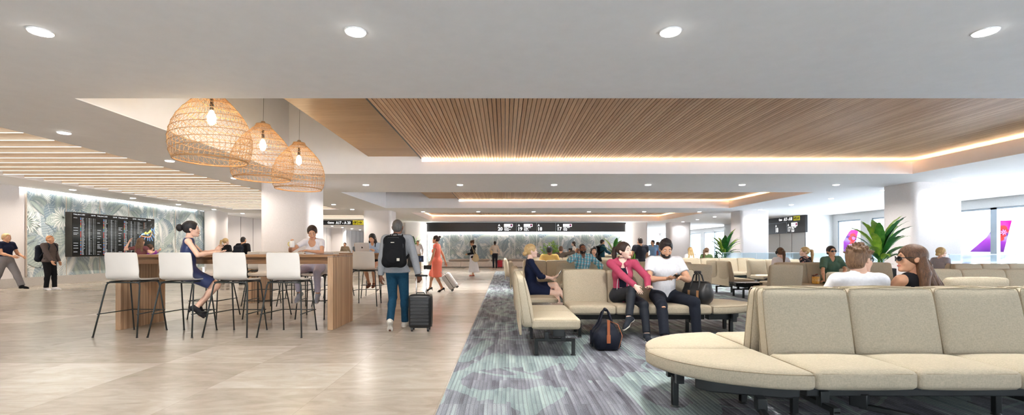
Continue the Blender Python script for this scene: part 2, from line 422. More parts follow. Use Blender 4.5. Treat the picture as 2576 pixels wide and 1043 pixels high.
# walls
def wall(name, mat, *boxes):
    m = MB()
    for b in boxes: m.box(*b)
    return struct(m.build(name, mat))
wall('wall_left', M_plaster, (XL-.3,-15.62,YB,15.1,0,CZ), (XL-.3,-15.83,15.1,24.4,0,CZ))
wall('wall_rear_added', M_plaster, (XL,XR,YB-.3,YB,2.75,CZ), *[(XL+4.0*q,XL+4.0*q+2.2,YB-.3,YB,0,2.75) for q in range(9)])  # unseen wall, added with wide piers to limit daylight from behind
wall('wall_back', M_plaster, (-5.76,9.0,34.95,35.2,0,CZ))
wall('wall_left_far', M_plaster, (XL-.3,-16.25,25.6,YF,0,CZ), (-17.1,-15.2,44.0,45.0,0,CZ))
wall('wall_far', M_plaster, (XL-.3,XR+.3,YF-.2,YF,2.75,CZ), (XL-.3,-4,YF-.2,YF,0,2.75))
# far windows on the end wall and pier right of the feature wall
pillars = [('square plaster pillar behind the communal tables', -7.36,-5.86,14.08,15.3), ('plaster pillar beside the gates A17 to A20 sign', -7.36,-5.89,24.4,25.6),
           ('pale plaster pillar next to the feature wall with the gate signs', -7.40,-5.78,34.7,35.9), ('broad pale pillar behind the large potted plant', 12.3,13.8,14.08,15.3),
           ('pale pillar beside the hanging gate board and potted plant', 12.3,13.8,24.4,25.6), ('far pale pillar between the tall end windows', 12.3,13.8,34.7,35.9),
           ('pale pier at the bright end of the black gate sign band', 9.0,10.6,34.7,35.9), ('pale corner pillar at the far end of the leaf wall', -15.73,-15.09,24.46,25.7)]
for lab,x0,x1,y0,y1 in pillars:
    r = .16; P = []
    for cx,cy,a0 in ((x1-r,y0+r,-90),(x1-r,y1-r,0),(x0+r,y1-r,90),(x0+r,y0+r,180)):
        for q in range(7): a = math.radians(a0+15*q); P.append((cx+r*math.cos(a), cy+r*math.sin(a)))
    o = MB().prism(P, 0, CZ).build('pillar', M_plaster, None, True, math.radians(40)); tag(o, lab, 'pillar', 'pillars', 'structure')
    P2 = [((x0+x1)/2+(x-(x0+x1)/2)*1.012, (y0+y1)/2+(y-(y0+y1)/2)*1.012) for x,y in P]
    o2 = MB().prism(P2, 0, .29).build('pillar_base', M_base, o)
# left far panel joints, base
m = MB()
for i in range(23): y = 26.1+1.4*i; m.box(-16.255,-16.235,y-.008,y+.008,.29,CZ)
struct(m.build('trim_panel_joints', plain('dark_joint', srgb(120,118,116), .6), None))
struct(MB().box(-16.26,-16.22,25.7,57.8,0,.29).box(-15.63,-15.58,YB,15.1,0,.29).box(-15.84,-15.70,15.1,24.4,0,.29).build('baseboard_left', M_base))
struct(MB().box(-5.76,9.0,34.88,34.95,0,.29).build('baseboard_back', M_base))
# right window wall
def win_wall():
    X = 19.2; m = MB(); H = 2.86
    m.box(X,X+.35,YB,YF,H,CZ)                                  # header
    piers = [(-3.2,-2.4),(2.0,2.8),(7.2,8.0),(13.6,14.4),(24.55,25.3),(27.05,27.4),(36.2,38.4),(45.2,45.9),(51,51.6)]
    for a,b in piers: m.box(X,X+.35,a,b,0,H)
    m.box(17.6,XR+.1,27.4,37.6,0,CZ)
    struct(m.build('wall_right', M_concrete))
    edges = [YB]+[v for p in piers for v in p]+[YF]
    k = 0
    for i in range(0,len(edges),2):
        a,b = edges[i],edges[i+1]
        if b-a < .3 or (a>27 and b<38): continue
        k += 1; f = MB(); w = .07
        f.box(X+.05,X+.17,a,b,H-w,H); f.box(X+.05,X+.17,a,b,0,w)
        n = max(1, round((b-a)/2.05)); 
        for j in range(n+1):
            y = a+(b-a)*j/n; f.box(X+.05,X+.19,max(a,y-.12 if 0<j<n else y-w),min(b,y+.12 if 0<j<n else y+w),0,H)
        fr = struct(f.build(f'window_{k}', M_frame))
        MB().box(X+.10,X+.112,a,b,.05,H-.05).build('pane', M_glass, fr)
    # end wall windows
    f = MB()
    for j in range(14):
        x = -3.6+j*1.75; f.box(x,x+.28,YF-.2,YF-.08,0,2.75)
    fr = struct(f.build(f'window_{k+1}', M_frame)); MB().box(-3.6,XR,YF-.14,YF-.13,0,2.75).build('pane', M_glass, fr)
win_wall()
m = MB()
for i in range(8): y = 27.45+1.27*i; m.box(17.585,17.602,y-.01,y+.01,0,2.2)
struct(m.build('trim_right_joints', plain('dark_joint', (.2,.2,.2), .6)))

# downlights
def make_downlight():
    t = thing('downlight', 'x', 'downlight')
    MB().lathe([(.090,-.001),(.092,-.010),(.098,-.010),(.102,0.0),(.1,.002)], 28, cap=False).build('trim_ring', plain('bright_trim_metal', (.8,.8,.8), .35, .4), t, True)
    MB().lathe([(.090,-.002),(.088,-.016),(.070,-.022),(.0,-.025)], 28, cap=False).build('lens', M_lens, t)
    l = bpy.data.lights.new('lamp','AREA'); l.shape='DISK'; l.size=.15; l.energy=LAMP_W; l.color=(1,.96,.91); l.spread=math.radians(150)
    lo = bpy.data.objects.new('lamp', l); link(lo, t); lo.location=(0,0,-.027)
    return t
DL = make_downlight(); DLK = kidmap(); first = [True]
LW = {}
def lamp_variant(w, col):
    k = (round(w),col)
    if k not in LW:
        l = bpy.data.lights.new('lamp','AREA'); l.shape='DISK'; l.size=.15; l.energy=w; l.color=col; l.spread=math.radians(150); LW[k]=l
    return LW[k]
ORD = ['first','second','third','fourth','fifth','sixth','seventh','eighth','ninth','tenth','eleventh','twelfth']
def place_dl(x,y,label,group,w=LAMP_W,col=(1,.96,.91)):
    if first[0]: t = DL; first[0] = False
    else: t = copy_tree(DL, None, DLK)
    t.location = (x,y,CZ); t['label'] = label; t['group'] = group
    for c in bpy.data.objects:
        if c.parent is t and c.type=='LIGHT': c.data = lamp_variant(w,col)
GX = -4.335; DX = 2.943
for k in range(6): place_dl(GX-DX+k*DX if k else GX-DX, -5.9, f'unseen round downlight added for fill behind the viewer, {ORD[k]} from the west', 'unseen fill downlights behind the viewer')  # unseen row, added to light the floor and ceiling near the camera
for k in range(4): place_dl(GX+k*DX, 4.384, f'large round downlight nearest the viewer, {ORD[k]} from left in the front row', 'front row downlights')
WARM=(1,.91,.80); COOL=(.93,.96,1)
for k in range(6): place_dl(GX+k*DX, 14.68, f'round downlight in the row between the first two recesses, {ORD[k]} from left', 'second row downlights', LAMP_W*1.6)
for k in range(6): place_dl(GX+k*DX, 24.97, f'small round downlight between the second and third recesses, {ORD[k]} from left', 'third row downlights', LAMP_W*1.5)
for k in range(10): 
    y = 10.87+2.575*k
    if 14<y<15.5 or 24.2<y<25.7: continue
    place_dl(12.95, y, f'round downlight in the line beside the window-side pillars, {ORD[k]} from the viewer', 'window side downlights', LAMP_W*.35, COOL)
for k in range(9):
    y = 8.16+2.575*k
    place_dl(-7.66, y, f'round downlight between baffles and recesses, {ORD[k]} from the viewer', 'inner left downlights', LAMP_W*.45, WARM)
for k in range(12):
    y = 8.16+2.575*k
    place_dl(-14.62, y, f'round downlight along the leaf wall, {ORD[k]} from the viewer', 'leaf wall downlights', LAMP_W*.55, WARM)
for k in range(4): place_dl(-14.7+ (k%2)*.0, 40.0+2.575*k, f'tiny warm downlight beyond the gates sign, {ORD[k]} from the viewer', 'far hall downlights', LAMP_W, WARM)
for k in range(3): place_dl(-10.5, 35+5*k, f'tiny downlight deep in the far hall, {ORD[k]} from the viewer', 'far hall downlights', LAMP_W*1.5, WARM)
for k in range(3): place_dl(4+4*k, 44, f'tiny downlight behind the feature wall, {ORD[k]} from left', 'back hall downlights', LAMP_W*1.5, COOL)
# ------------------------------------------------------------------ leaf mural panels
MUR = [plain('mural_ground', srgb(222,224,221), .75, vary=.02), plain('mural_leaf_blue', srgb(158,174,184), .75, vary=.05), plain('mural_leaf_blue_dark', srgb(128,147,160), .75, vary=.05),
       plain('mural_leaf_green', srgb(174,188,183), .75, vary=.05), plain('mural_leaf_green_pale', srgb(202,211,207), .75, vary=.04), plain('mural_leaf_white', srgb(233,235,233), .75, vary=.02),
       plain('mural_line_slate', srgb(116,133,146), .75, vary=.05)]
def clip_poly(P, x0,x1,y0,y1):
    for ax,val,sg in ((0,x0,1),(0,x1,-1),(1,y0,1),(1,y1,-1)):
        out = []
        for i in range(len(P)):
            a,b = P[i-1],P[i]; da=(a[ax]-val)*sg; db=(b[ax]-val)*sg
            if (da>=0)!=(db>=0):
                t = da/(da-db); out.append((a[0]+(b[0]-a[0])*t, a[1]+(b[1]-a[1])*t))
            if db>=0: out.append(b)
        P = out
        if len(P)<3: return None
    return P
def leaf_polys(kind, u, v, ang, L, rnd):
    """list of (poly, tone) for one painted leaf"""
    out = []; ca,sa = math.cos(ang),math.sin(ang); bend = rnd.uniform(-.5,.5)
    def mid(t):
        a = bend*t*t; x = L*t*math.cos(a*.8); y = L*t*math.sin(a*.8); return (u+x*ca-y*sa, v+x*sa+y*ca), ang+a*1.4
    if kind=='banana':
        n = 26; w = L*rnd.uniform(.17,.23); base,dark = rnd.choice([(1,2),(2,6),(1,6),(3,2)])
        prev = None
        for i in range(n+1):
            t = i/n; (x,y),a = mid(t); ww = w*(math.sin(PI*min(1,t*1.02)**.75)**.8 if t<1 else 0)+.002
            sw = .06*L
            l = (x-math.sin(a)*ww+math.cos(a)*sw*(1-t), y+math.cos(a)*ww+math.sin(a)*sw*(1-t)); r = (x+math.sin(a)*ww+math.cos(a)*sw*(1-t), y-math.cos(a)*ww+math.sin(a)*sw*(1-t))
            if prev:
                px_,py_,pl,pr = prev
                for s_,(q,p_) in enumerate(((l,pl),(r,pr))):
                    out.append(([(px_,py_),p_,q,(x,y)], base))
                    # vein line in the trailing fifth of each segment
                    f = .22
                    a1 = (px_+(x-px_)*(1-f),py_+(y-py_)*(1-f)); b1 = (p_[0]+(q[0]-p_[0])*(1-f*.6),p_[1]+(q[1]-p_[1])*(1-f*.6))
                    out.append(([a1,b1,q,(x,y)], dark if i%2 else (4 if base!=4 else 5)))
            prev = (x,y,l,r)
        for i in range(n):
            (x,y),a = mid(i/n); (x2,y2),a2 = mid((i+1)/n); e = .006*(1-i/n)+.002
            out.append(([(x-math.sin(a)*e,y+math.cos(a)*e),(x+math.sin(a)*e,y-math.cos(a)*e),(x2+math.sin(a2)*e,y2-math.cos(a2)*e),(x2-math.sin(a2)*e,y2+math.cos(a2)*e)], 5))
    elif kind=='frond':
        n = 19; base,dark = rnd.choice([(5,1),(5,3),(4,2),(3,6),(1,5),(5,2)])
        for i in range(n):
            t = .06+.92*i/n; (x,y),a = mid(t); ll = L*.46*math.sin(PI*(t*.86+.1))**.7
            for s_ in (1,-1):
                b = a+s_*(1.05-.55*t); dr = .10*s_*-1
                tx,ty = x+ll*math.cos(b), y+ll*math.sin(b)
                mx,my = x+ll*.5*math.cos(b+s_*.10), y+ll*.5*math.sin(b+s_*.10); hw = ll*.062+.004
                nx,ny = -math.sin(b),math.cos(b)
                out.append(([(x,y),(mx+nx*hw*1.5,my+ny*hw*1.5),(tx,ty),(mx-nx*hw*1.5,my-ny*hw*1.5)], dark))
                out.append(([(x,y),(mx+nx*hw*1.05,my+ny*hw*1.05),(x+(tx-x)*.96,y+(ty-y)*.96),(mx-nx*hw*.3,my-ny*hw*.3)], base))
        for i in range(n):
            (x,y),a = mid(i/n); (x2,y2),a2 = mid((i+1)/n); e=.005
            out.append(([(x-math.sin(a)*e,y+math.cos(a)*e),(x+math.sin(a)*e,y-math.cos(a)*e),(x2+math.sin(a2)*e,y2-math.cos(a2)*e),(x2-math.sin(a2)*e,y2+math.cos(a2)*e)], dark))
    else:                                               # fan of split lobes
        n = 15; base,dark = rnd.choice([(3,6),(4,2),(1,5),(3,5)])
        for i in range(n):
            f = (i/(n-1)-.5)*2; a = ang+f*2.1; ll = L*.62*(1-.35*abs(f)); px0,py0 = u,v
            seg = 7; prev=None
            for j in range(seg+1):
                t = j/seg; aa = a+f*.55*t*t; x = u+ll*t*math.cos(aa); y = v+ll*t*math.sin(aa)
                w = ll*.105*math.sin(PI*min(1,t*.93+.07))**.8
                l=(x-math.sin(aa)*w,y+math.cos(aa)*w); r=(x+math.sin(aa)*w,y-math.cos(aa)*w)
                if prev:
                    out.append(([prev[0],l,r,prev[1]], dark))
                    k=.62
                    cx,cy=(l[0]+r[0])/2,(l[1]+r[1])/2; qx,qy=(prev[0][0]+prev[1][0])/2,(prev[0][1]+prev[1][1])/2
                    out.append(([(qx+(prev[0][0]-qx)*k,qy+(prev[0][1]-qy)*k),(cx+(l[0]-cx)*k,cy+(l[1]-cy)*k),(cx+(r[0]-cx)*.1,cy+(r[1]-cy)*.1),(qx+(prev[1][0]-qx)*.1,qy+(prev[1][1]-qy)*.1)], base))
                prev=(l,r)
    return out
def mural_meshes(Wp, H, npan, nleaf, seed, base, S=1.0):
    rnd = random.Random(seed); T = Wp*npan; items = []
    kinds = ['frond']*4+['banana']*4+['fan']*3
    for i in range(nleaf):
        # jittered rows so that the wall is covered evenly
        v = base+H*((i*0.618034)%1.0)*1.05-.1; u = T*((i*0.754878)%1.0)+rnd.uniform(-.1,.1)
        k = rnd.choice(kinds); ang = rnd.uniform(.25,2.9) if rnd.random()<.8 else rnd.uniform(-2.6,-.5)
        L = {'frond':rnd.uniform(.8,1.15),'banana':rnd.uniform(.95,1.35),'fan':rnd.uniform(.8,1.1)}[k]*S
        u -= .4*L*math.cos(ang); v -= .4*L*math.sin(ang)
        items.append(leaf_polys(k,u,v,ang,L,rnd))
    out = []
    for p in range(npan):
        m = MB(); x0 = p*Wp+.012; x1=(p+1)*Wp-.012
        m.add([(0.012,base,0),(Wp-.012,base,0),(Wp-.012,base+H,0),(.012,base+H,0)],[(0,1,2,3)],0)
        m.add([(0.012,base,-.02),(Wp-.012,base,-.02),(Wp-.012,base+H,-.02),(.012,base+H,-.02),(0.012,base,0),(Wp-.012,base,0),(Wp-.012,base+H,0),(.012,base+H,0)],[(0,1,5,4),(1,2,6,5),(2,3,7,6),(3,0,4,7)],0)
        for li,polys in enumerate(items):
            for sh in (-T,0,T):
                for qi,(P,tone) in enumerate(polys):
                    Q = [(a+sh,b) for a,b in P]
                    if max(a for a,b in Q)<x0 or min(a for a,b in Q)>x1: continue
                    C = clip_poly(Q,x0,x1,base,base+H)
                    if C:
                        w = .0012+li*.00020+(.00011 if qi%2 else 0)
                        m.add([(a-p*Wp,b,w) for a,b in C],[tuple(range(len(C)))],tone)
        me = bpy.data.meshes.new('panel'); me.from_pydata(m.v,[],m.f); setmats(me,MUR); me.polygons.foreach_set('material_index',m.m); me.update()
        out.append(me)
    return out
# left wall: u runs towards +y, the face looks to +x
ML = mural_meshes(1.403, 2.93, 3, 96, 5, .29)
root = thing('leaf_mural', 'pale blue and green tropical leaf mural panels behind the departure screen', 'mural', (-15.80,14.09,0), PI/2)
root.rotation_euler = (0,0,0)
for k in range(1,8):
    o = bpy.data.objects.new('panel', ML[(k+1)%3]); link(o, root)
    o.matrix_local = Matrix(((0,0,1,0),(1,0,0,1.403*k),(0,1,0,0),(0,0,0,1)))
for k in range(1,9): MB().box(-.018,.024,1.403*k-.011,1.403*k+.011,.29,3.22).build('joint_strip', M_joint, root)
# back wall: u runs towards +x, the face looks to -y
MBk = mural_meshes(1.62, 2.24, 3, 88, 11, .30, .95)
root = thing('leaf_mural', 'grey green tropical leaf mural panels under the black gate sign band', 'mural', (-5.76,34.90,0))
for k in range(9):
    o = bpy.data.objects.new('panel', MBk[k%3]); link(o, root)
    o.matrix_local = Matrix(((1,0,0,1.62*k+.05),(0,0,-1,0),(0,1,0,0),(0,0,0,1)))
for k in range(1,9): MB().box(1.62*k+.05-.014,1.62*k+.05+.014,-.026,.02,.3,2.54).build('joint_strip', plain('white_joint', (.85,.85,.84), .5), root)
# wall washers
tag(MB().box(-15.79,-15.74,15.2,24.0,3.215,3.235).build('wall_washer_light', M_ledc), 'light line along the top of the leaf wall with the departure screen', 'light strip')
tag(MB().box(-5.7,8.9,34.76,34.84,2.50,2.525).build('wall_washer_light', emit('mural_fill_led',(1.0,.97,.9),15)), 'added fill light line brightening the leaf mural below the black gate band', 'light strip')  # added glowing strip that brightens the back mural
tag(MB().box(-5.775,-5.755,34.5,34.6,.0,3.1).build('edge_light', M_ledc), 'upright light line at the left end of the gate sign band', 'light strip')
tag(MB().box(8.95,8.98,34.5,34.6,.0,3.1).build('edge_light', M_ledc), 'upright light line at the right end of the gate sign band', 'light strip')
# low storage bench under the feature wall
b = thing('wall_bench', 'long low bench of white lockers with grey cushions under the leaf mural', 'bench', (0,0,0))
for k in range(10):
    x=-5.2+1.12*k; MB().box(x,x+1.105,32.0,34.7,.05,.40).build('locker_front', plain('bench_white', srgb(225,221,216), .5), b)
for k in range(3):
    vs,fs = rbox(2.75,2.4,.14,.05,(0,0,.03)); x=-3.9+1.45+2.9*k
    MB().add(vs,fs,0,xform((x,33.3,.40))).build('cushion', fabric('grey_bench_fabric', srgb(166,158,150), 150), b, True)
MB().box(-5.1,6.0,32.1,34.7,0,.05).build('plinth', M_base, b)

# ------------------------------------------------------------------ lettering helpers
def text(s, size, loc, rot, mat, parent, align='LEFT', bold=0.0, ext=.002, sx=1.0, name='lettering'):
    cu = bpy.data.curves.new('lettering','FONT'); cu.body = s; cu.size = size; cu.align_x = align; cu.extrude = ext; cu.offset = bold*size; cu.resolution_u = 3
    cu.materials.append(mat); o = bpy.data.objects.new(name, cu); link(o, parent); o.location = loc; o.rotation_euler = rot; o.scale = (sx,1,1); return o
ROT = {'-Y':(PI/2,0,0), '-X':(PI/2,0,-PI/2), '+X':(PI/2,0,PI/2), '+Y':(PI/2,0,PI)}
M_yel = plain('sign_yellow', srgb(236,226,40), .5, vary=.02)
M_lav = plain('faint_lavender_letter', srgb(196,170,205), .6)
M_mag = plain('logo_magenta', srgb(214,50,120), .6); M_pur = plain('logo_purple', srgb(96,60,150), .6)
M_whitelit = emit('lit_white_letter', (1,1,1), .95)
PLANE = [(-.5,.06),(-.38,.09),(-.15,.03),(.0,.06),(-.22,.32),(-.12,.34),(.2,.12),(.38,.18),(.47,.17),(.5,.12),(.44,.06),(.2,-.02),(.1,-.34),(.0,-.35),(.0,-.04),(-.28,-.06),(-.36,-.16),(-.42,-.15),(-.42,-.02)]
ARROW = [(-.45,-.06),(.2,-.06),(-.08,-.34),(.08,-.34),(.42,0),(.08,.34),(-.08,.34),(.2,.06),(-.45,.06)]
def glyph(P, s, M, mat, parent, name, d=.003):
    return MB().add([tuple(M @ Vector((x*s,y*s,d))) for x,y in P],[tuple(range(len(P)))]).build(name, mat, parent)
def faceM(loc, ax): return Matrix.Translation(Vector(loc)) @ Euler(ROT[ax]).to_matrix().to_4x4()
def logo(M, w, h, parent):
    MB().add([tuple(M@Vector(p)) for p in ((0,0,.002),(w,0,.002),(w,h,.002),(0,h,.002))],[(0,1,2,3)]).build('airline_plate', M_whitelit, parent)
    o = text('HAWAIIAN', h*.46, (0,0,0), (0,0,0), M_lav, parent, sx=w*.62/(h*.46*5.4)); o.matrix_local = M @ Matrix.Translation((w*.05,h*.35,.004)) @ Matrix.Diagonal((w*.62/(h*.46*5.4),1,1,1))
    cx,cy,r = w*.84,h*.52,h*.36
    glyph([(cx+r*math.cos(a),cy+r*math.sin(a)) for a in [2*PI*k/14 for k in range(14)]], 1, M, M_mag, parent, 'airline_emblem', .004)
    glyph([(cx-r*.9,cy-r*.3),(cx-r*.2,cy-r*.95),(cx+r*.2,cy-r*.4),(cx-r*.3,cy+r*.5)], 1, M, M_pur, parent, 'airline_emblem', .0055)

# black gate band over the feature wall
g = thing('gate_sign_band', 'long black sign band with gates A20, A19, A18 and A17 above the leaf mural', 'sign', (0,0,0))
Yb = 34.62
MB().box(-5.74,8.95,Yb,34.9,2.53,3.205).build('board', M_blackgloss, g)
MB().box(-5.74,8.95,Yb-.01,Yb+.02,3.205,3.24).build('top_rail', M_frame, g)
for xx in (1299,1350,1398): MB().box(px(xx,Yb)-.012,px(xx,Yb)+.012,Yb-.004,Yb,2.55,3.19).build('divider', M_frame, g)
for xx,num,lines in ((1252.5,'20',('KONA  HAWAII','12:10 PM','Boarding Soon','11:20 AM')),(1302.3,'19',('LIHUE  KAUAI','12:10PM','Boarding','Group 1-3')),(1352,'18',None),(1401,'17',('LIHUE  WEST','1:40 PM','Boarding','1:10 PM'))):
    x = px(xx,Yb)
    text('A', .215, (x+.02,Yb-.004,2.945), ROT['-Y'], M_whitelit, g, bold=.025)
    text(num, .345, (x,Yb-.004,2.63), ROT['-Y'], M_whitelit, g, bold=.03)
    if lines:
        logo(faceM((x+.45,Yb-.002,2.90),'-Y'), .65, .215, g)
        for i,l in enumerate(lines): text(l, .082, (x+.47,Yb-.004,2.815-i*.068), ROT['-Y'], M_whitelit, g, bold=.02)
# left direction sign
g = thing('gates_direction_sign', 'black sign reading Gates A17 - A 20 with yellow arrow panel, between two pillars', 'sign', (0,0,0))
Ys = 32.4
MB().box(-15.9,px(887.3,Ys),Ys,Ys+.25,2.925,3.235).build('board', M_blackgloss, g)
MB().box(px(887.3,Ys),px(912.6,Ys),Ys-.01,Ys+.25,2.925,3.235).build('yellow_panel', M_yel, g)
text('Gates', .19, (px(824,Ys),Ys-.004,3.02), ROT['-Y'], M_whitelit, g, bold=.01)
text('A17 - A 20', .262, (px(845,Ys),Ys-.004,2.985), ROT['-Y'], M_whitelit, g, bold=.015, sx=.86)
glyph(PLANE,.26,faceM((px(893.3,Ys),Ys-.012,3.10),'-Y'),M_blackgloss,g,'plane_symbol')
glyph([(-.5,-.04),(.3,-.04),(.3,.04),(-.5,.04)],.2,faceM((px(893,Ys),Ys-.012,2.97),'-Y'),M_blackgloss,g,'plane_symbol')
glyph(ARROW,.27,faceM((px(906.3,Ys),Ys-.012,3.08),'-Y'),M_blackgloss,g,'arrow_symbol')
MB().box(px(899.8,Ys)-.006,px(899.8,Ys)+.006,Ys-.013,Ys-.01,2.95,3.21).build('divider', M_blackgloss, g)
# right wall sign
g = thing('gate_sign_board', 'large black wall board reading Gates A17 - A18 beside the window-side pillar', 'sign', (0,0,0))
Xs = 17.46
def yy(p): return Xs*FPX/(p-VX)
MB().box(Xs,17.6,yy(2025.5),34.0,2.23,3.235).build('board', M_blackgloss, g)
text('Gates', .20, (Xs-.004,yy(1959.5),3.03), ROT['-X'], M_whitelit, g, bold=.012, sx=.72)
text('A17 - A18', .28, (Xs-.004,yy(1972),3.0), ROT['-X'], M_whitelit, g, bold=.016, sx=.72)
MB().box(Xs-.008,Xs,yy(2012.5),yy(1996),2.955,3.225).build('yellow_panel', M_yel, g)
glyph(PLANE,.24,faceM((Xs-.012,yy(2000.3),3.11),'-X'),M_blackgloss,g,'plane_symbol')
glyph(ARROW,.25,faceM((Xs-.012,yy(2008.3),3.09),'-X'),M_blackgloss,g,'arrow_symbol')
MB().box(Xs-.011,Xs-.008,yy(2004.4)-.006,yy(2004.4)+.006,2.97,3.21).build('divider', M_blackgloss, g)
MB().box(Xs-.003,Xs,yy(2012.5),34.0,2.90,2.912).build('divider', M_frame, g)
MB().box(Xs-.003,Xs,yy(1978.5)-.008,yy(1978.5)+.008,2.25,2.90).build('divider', M_frame, g)
for p,n in ((1950.5,'18'),(1981,'17')):
    y = yy(p); text('A', .20, (Xs-.004,y-.02,2.66), ROT['-X'], M_whitelit, g, bold=.02); text(n, .40, (Xs-.004,y,2.33), ROT['-X'], M_whitelit, g, bold=.02, sx=.8)
logo(faceM((Xs-.002,yy(1990.5),2.62),'-X'), .60, .23, g)
for i,l in enumerate(('LIHUE  WEST','1:40 PM','Boarding','1:10 PM')): text(l, .082, (Xs-.004,yy(1990.8),2.54-i*.085), ROT['-X'], M_whitelit, g, bold=.02)

# departure screen
g = thing('departure_board', 'wide black departure screen with flight columns and airport map on the leaf wall', 'departure screen', (0,0,0))
MB().box(-15.79,-15.56,16.85,20.86,.95,2.57).build('casing', plain('screen_casing', srgb(52,49,45), .4, .2), g, bevel=.006)
XF = -15.556
M_scr = plain('screen_glass', srgb(16,17,17), .12, vary=.05)
for k in range(4): MB().box(-15.562,XF,16.885+k*.9875,16.885+(k+1)*.9875-.004,.975,2.545).build('screen', M_scr, g)
cols = {'w':emit('screen_white',(.85,.88,.9),.6),'g':emit('screen_grey',(.5,.52,.5),.3),'r':emit('screen_red',(1,.12,.1),.9),'b':emit('screen_blue',(.25,.5,1),.9),'y':emit('screen_yellow',(1,.95,.15),1.0),'t':emit('screen_green',(.1,.8,.45),.8),'o':emit('screen_orange',(1,.55,.2),.9)}
keys = list(cols); B = {k:MB() for k in keys}
def bar(c, y0,y1,z0,z1): B[c].add([(XF+.0015,y0,z0),(XF+.002,y1,z0),(XF+.002,y1,z1),(XF+.002,y0,z1)],[(0,1,2,3)])
rr = random.Random(3); ic = 'bbrwrroybtbrrrrrwwobobbrbbwrbrbrr'
for s in range(3):
    y0 = 16.93+s*.9875
    text('Friday, June 2, 2023', .058, (XF+.003,y0,2.475), ROT['+X'], cols['w'], g, bold=.01)
    text('5:50 PM', .058, (XF+.003,y0+.72,2.475), ROT['+X'], cols['w'], g, bold=.01)
    for i in range(30):
        z = 2.36-i*.046
        if rr.random()<.42: bar('w', y0, y0+rr.uniform(.09,.2), z, z+.012)
        bar(ic[i%len(ic)], y0+.275,y0+.302,z-.004,z+.018)
        bar('w', y0+.325,y0+rr.uniform(.4,.46),z,z+.013)
        bar('g', y0+.5,y0+.56,z,z+.012); bar('w', y0+.61,y0+.68,z,z+.013)
        if rr.random()<.85: bar('g', y0+.69,y0+.76,z,z+.012)
        bar('w', y0+.81,y0+.84,z,z+.013); bar('g', y0+.87,y0+.92,z,z+.012)
y0 = 16.93+3*.9875
text('Friday, June 2, 2023', .058, (XF+.003,y0,2.475), ROT['+X'], cols['w'], g, bold=.01); text('5:50 PM', .05, (XF+.003,y0+.58,2.47), ROT['+X'], cols['w'], g)
for i in range(16): bar('w', y0,y0+.02,2.36-i*.032,2.378-i*.032); bar('g', y0+.03,y0+.03+rr.uniform(.08,.26),2.362-i*.032,2.376-i*.032)
for i in range(9): bar('o' if i%3 else 'r', y0+.35,y0+.36,2.36-i*.032,2.376-i*.032); bar('g', y0+.375,y0+.375+rr.uniform(.06,.14),2.362-i*.032,2.374-i*.032)
for c,yy0,yy1,zz in (('w',.0,.12,1.36),('b',.0,.1,1.32),('w',.0,.16,1.28),('w',.0,.13,1.24),('g',.0,.15,1.2),('g',.62,.86,1.3),('g',.62,.8,1.26),('r',.84,.9,1.28),('g',.6,.86,1.2),('y',.8,.9,1.06)): bar(c, y0+yy0,y0+yy1,zz,zz+.02)
def seg(c, pts, w):
    P = [Vector((XF+.004,y0+a,b)) for a,b in pts]
    B[c].tube(P, w, 6)
seg('o',[(.14,1.80),(.30,1.78),(.55,1.76),(.72,1.80),(.80,1.92),(.76,2.02),(.66,1.95),(.45,1.88),(.30,1.86),(.2,1.82)],.011)
seg('r',[(.17,1.785),(.4,1.755),(.6,1.74),(.74,1.77)],.008)
seg('y',[(.36,1.90),(.44,1.96),(.5,1.90),(.6,1.95),(.66,2.0),(.7,2.06),(.72,1.98)],.03)
seg('b',[(.20,1.84),(.30,1.90),(.36,1.86)],.026); seg('b',[(.5,1.86),(.6,1.85)],.02)
for P in ([(.14,1.80),(.06,1.66)],[(.42,1.76),(.34,1.60)],[(.56,1.75),(.56,1.60)],[(.66,1.75),(.68,1.58)],[(.74,1.78),(.84,1.60)],[(.80,1.90),(.94,1.74)],[(.76,2.02),(.78,2.12),(.9,2.06),(.96,1.92)],[(.9,2.06),(.95,2.2)],[(.78,2.05),(.78,2.16)]): seg('b',P,.010)
seg('g',[(-.02,1.92),(.08,1.86),(.14,1.86)],.004); seg('w',[(.74,2.24),(.77,2.32)],.003)
for k in keys:
    o = B[k].build('screen_readout', cols[k], g); o['kind'] = 'stuff'
# ------------------------------------------------------------------ outside
M_tar = plain('apron_concrete', srgb(214,218,222), .8, vary=.03)
ap = struct(MB().box(20,600,-200,600,-4.5,-4.4).build('ground_apron', M_tar))
struct(MB().box(-60,60,-90,-6.9,-.5,-.3).build('ground_rear_bounce', M_tar))  # unseen ground behind the camera, added to bounce sunlight onto the ceiling
def tail_mat():
    t = NT('tail_livery'); tc = t.t.nodes.new('ShaderNodeTexCoord'); sp = t.n('ShaderNodeSeparateXYZ', i0=tc.outputs['Object'])
    z = t.math('DIVIDE', sp.outputs[2], 9.0)
    # stepped colour fields, wavy border, then a red flower of five petals
    w = t.math('MULTIPLY', t.math('SINE', t.math('MULTIPLY', sp.outputs[0], .9)), .05)
    c = t.ramp(t.math('ADD', z, w), [(.0,srgb(44,10,72)),(.42,srgb(78,18,88)),(.58,srgb(86,74,98)),(.66,srgb(38,16,72)),(.80,srgb(96,22,84)),(.95,srgb(112,14,76))])
    t.out(c, .9, 0, .02); return t.m
M_tail = tail_mat(); M_flower = plain('tail_flower_red', srgb(120,22,20), .9, spec=.02); M_fus = plain('fuselage_white', srgb(86,80,90), .35)
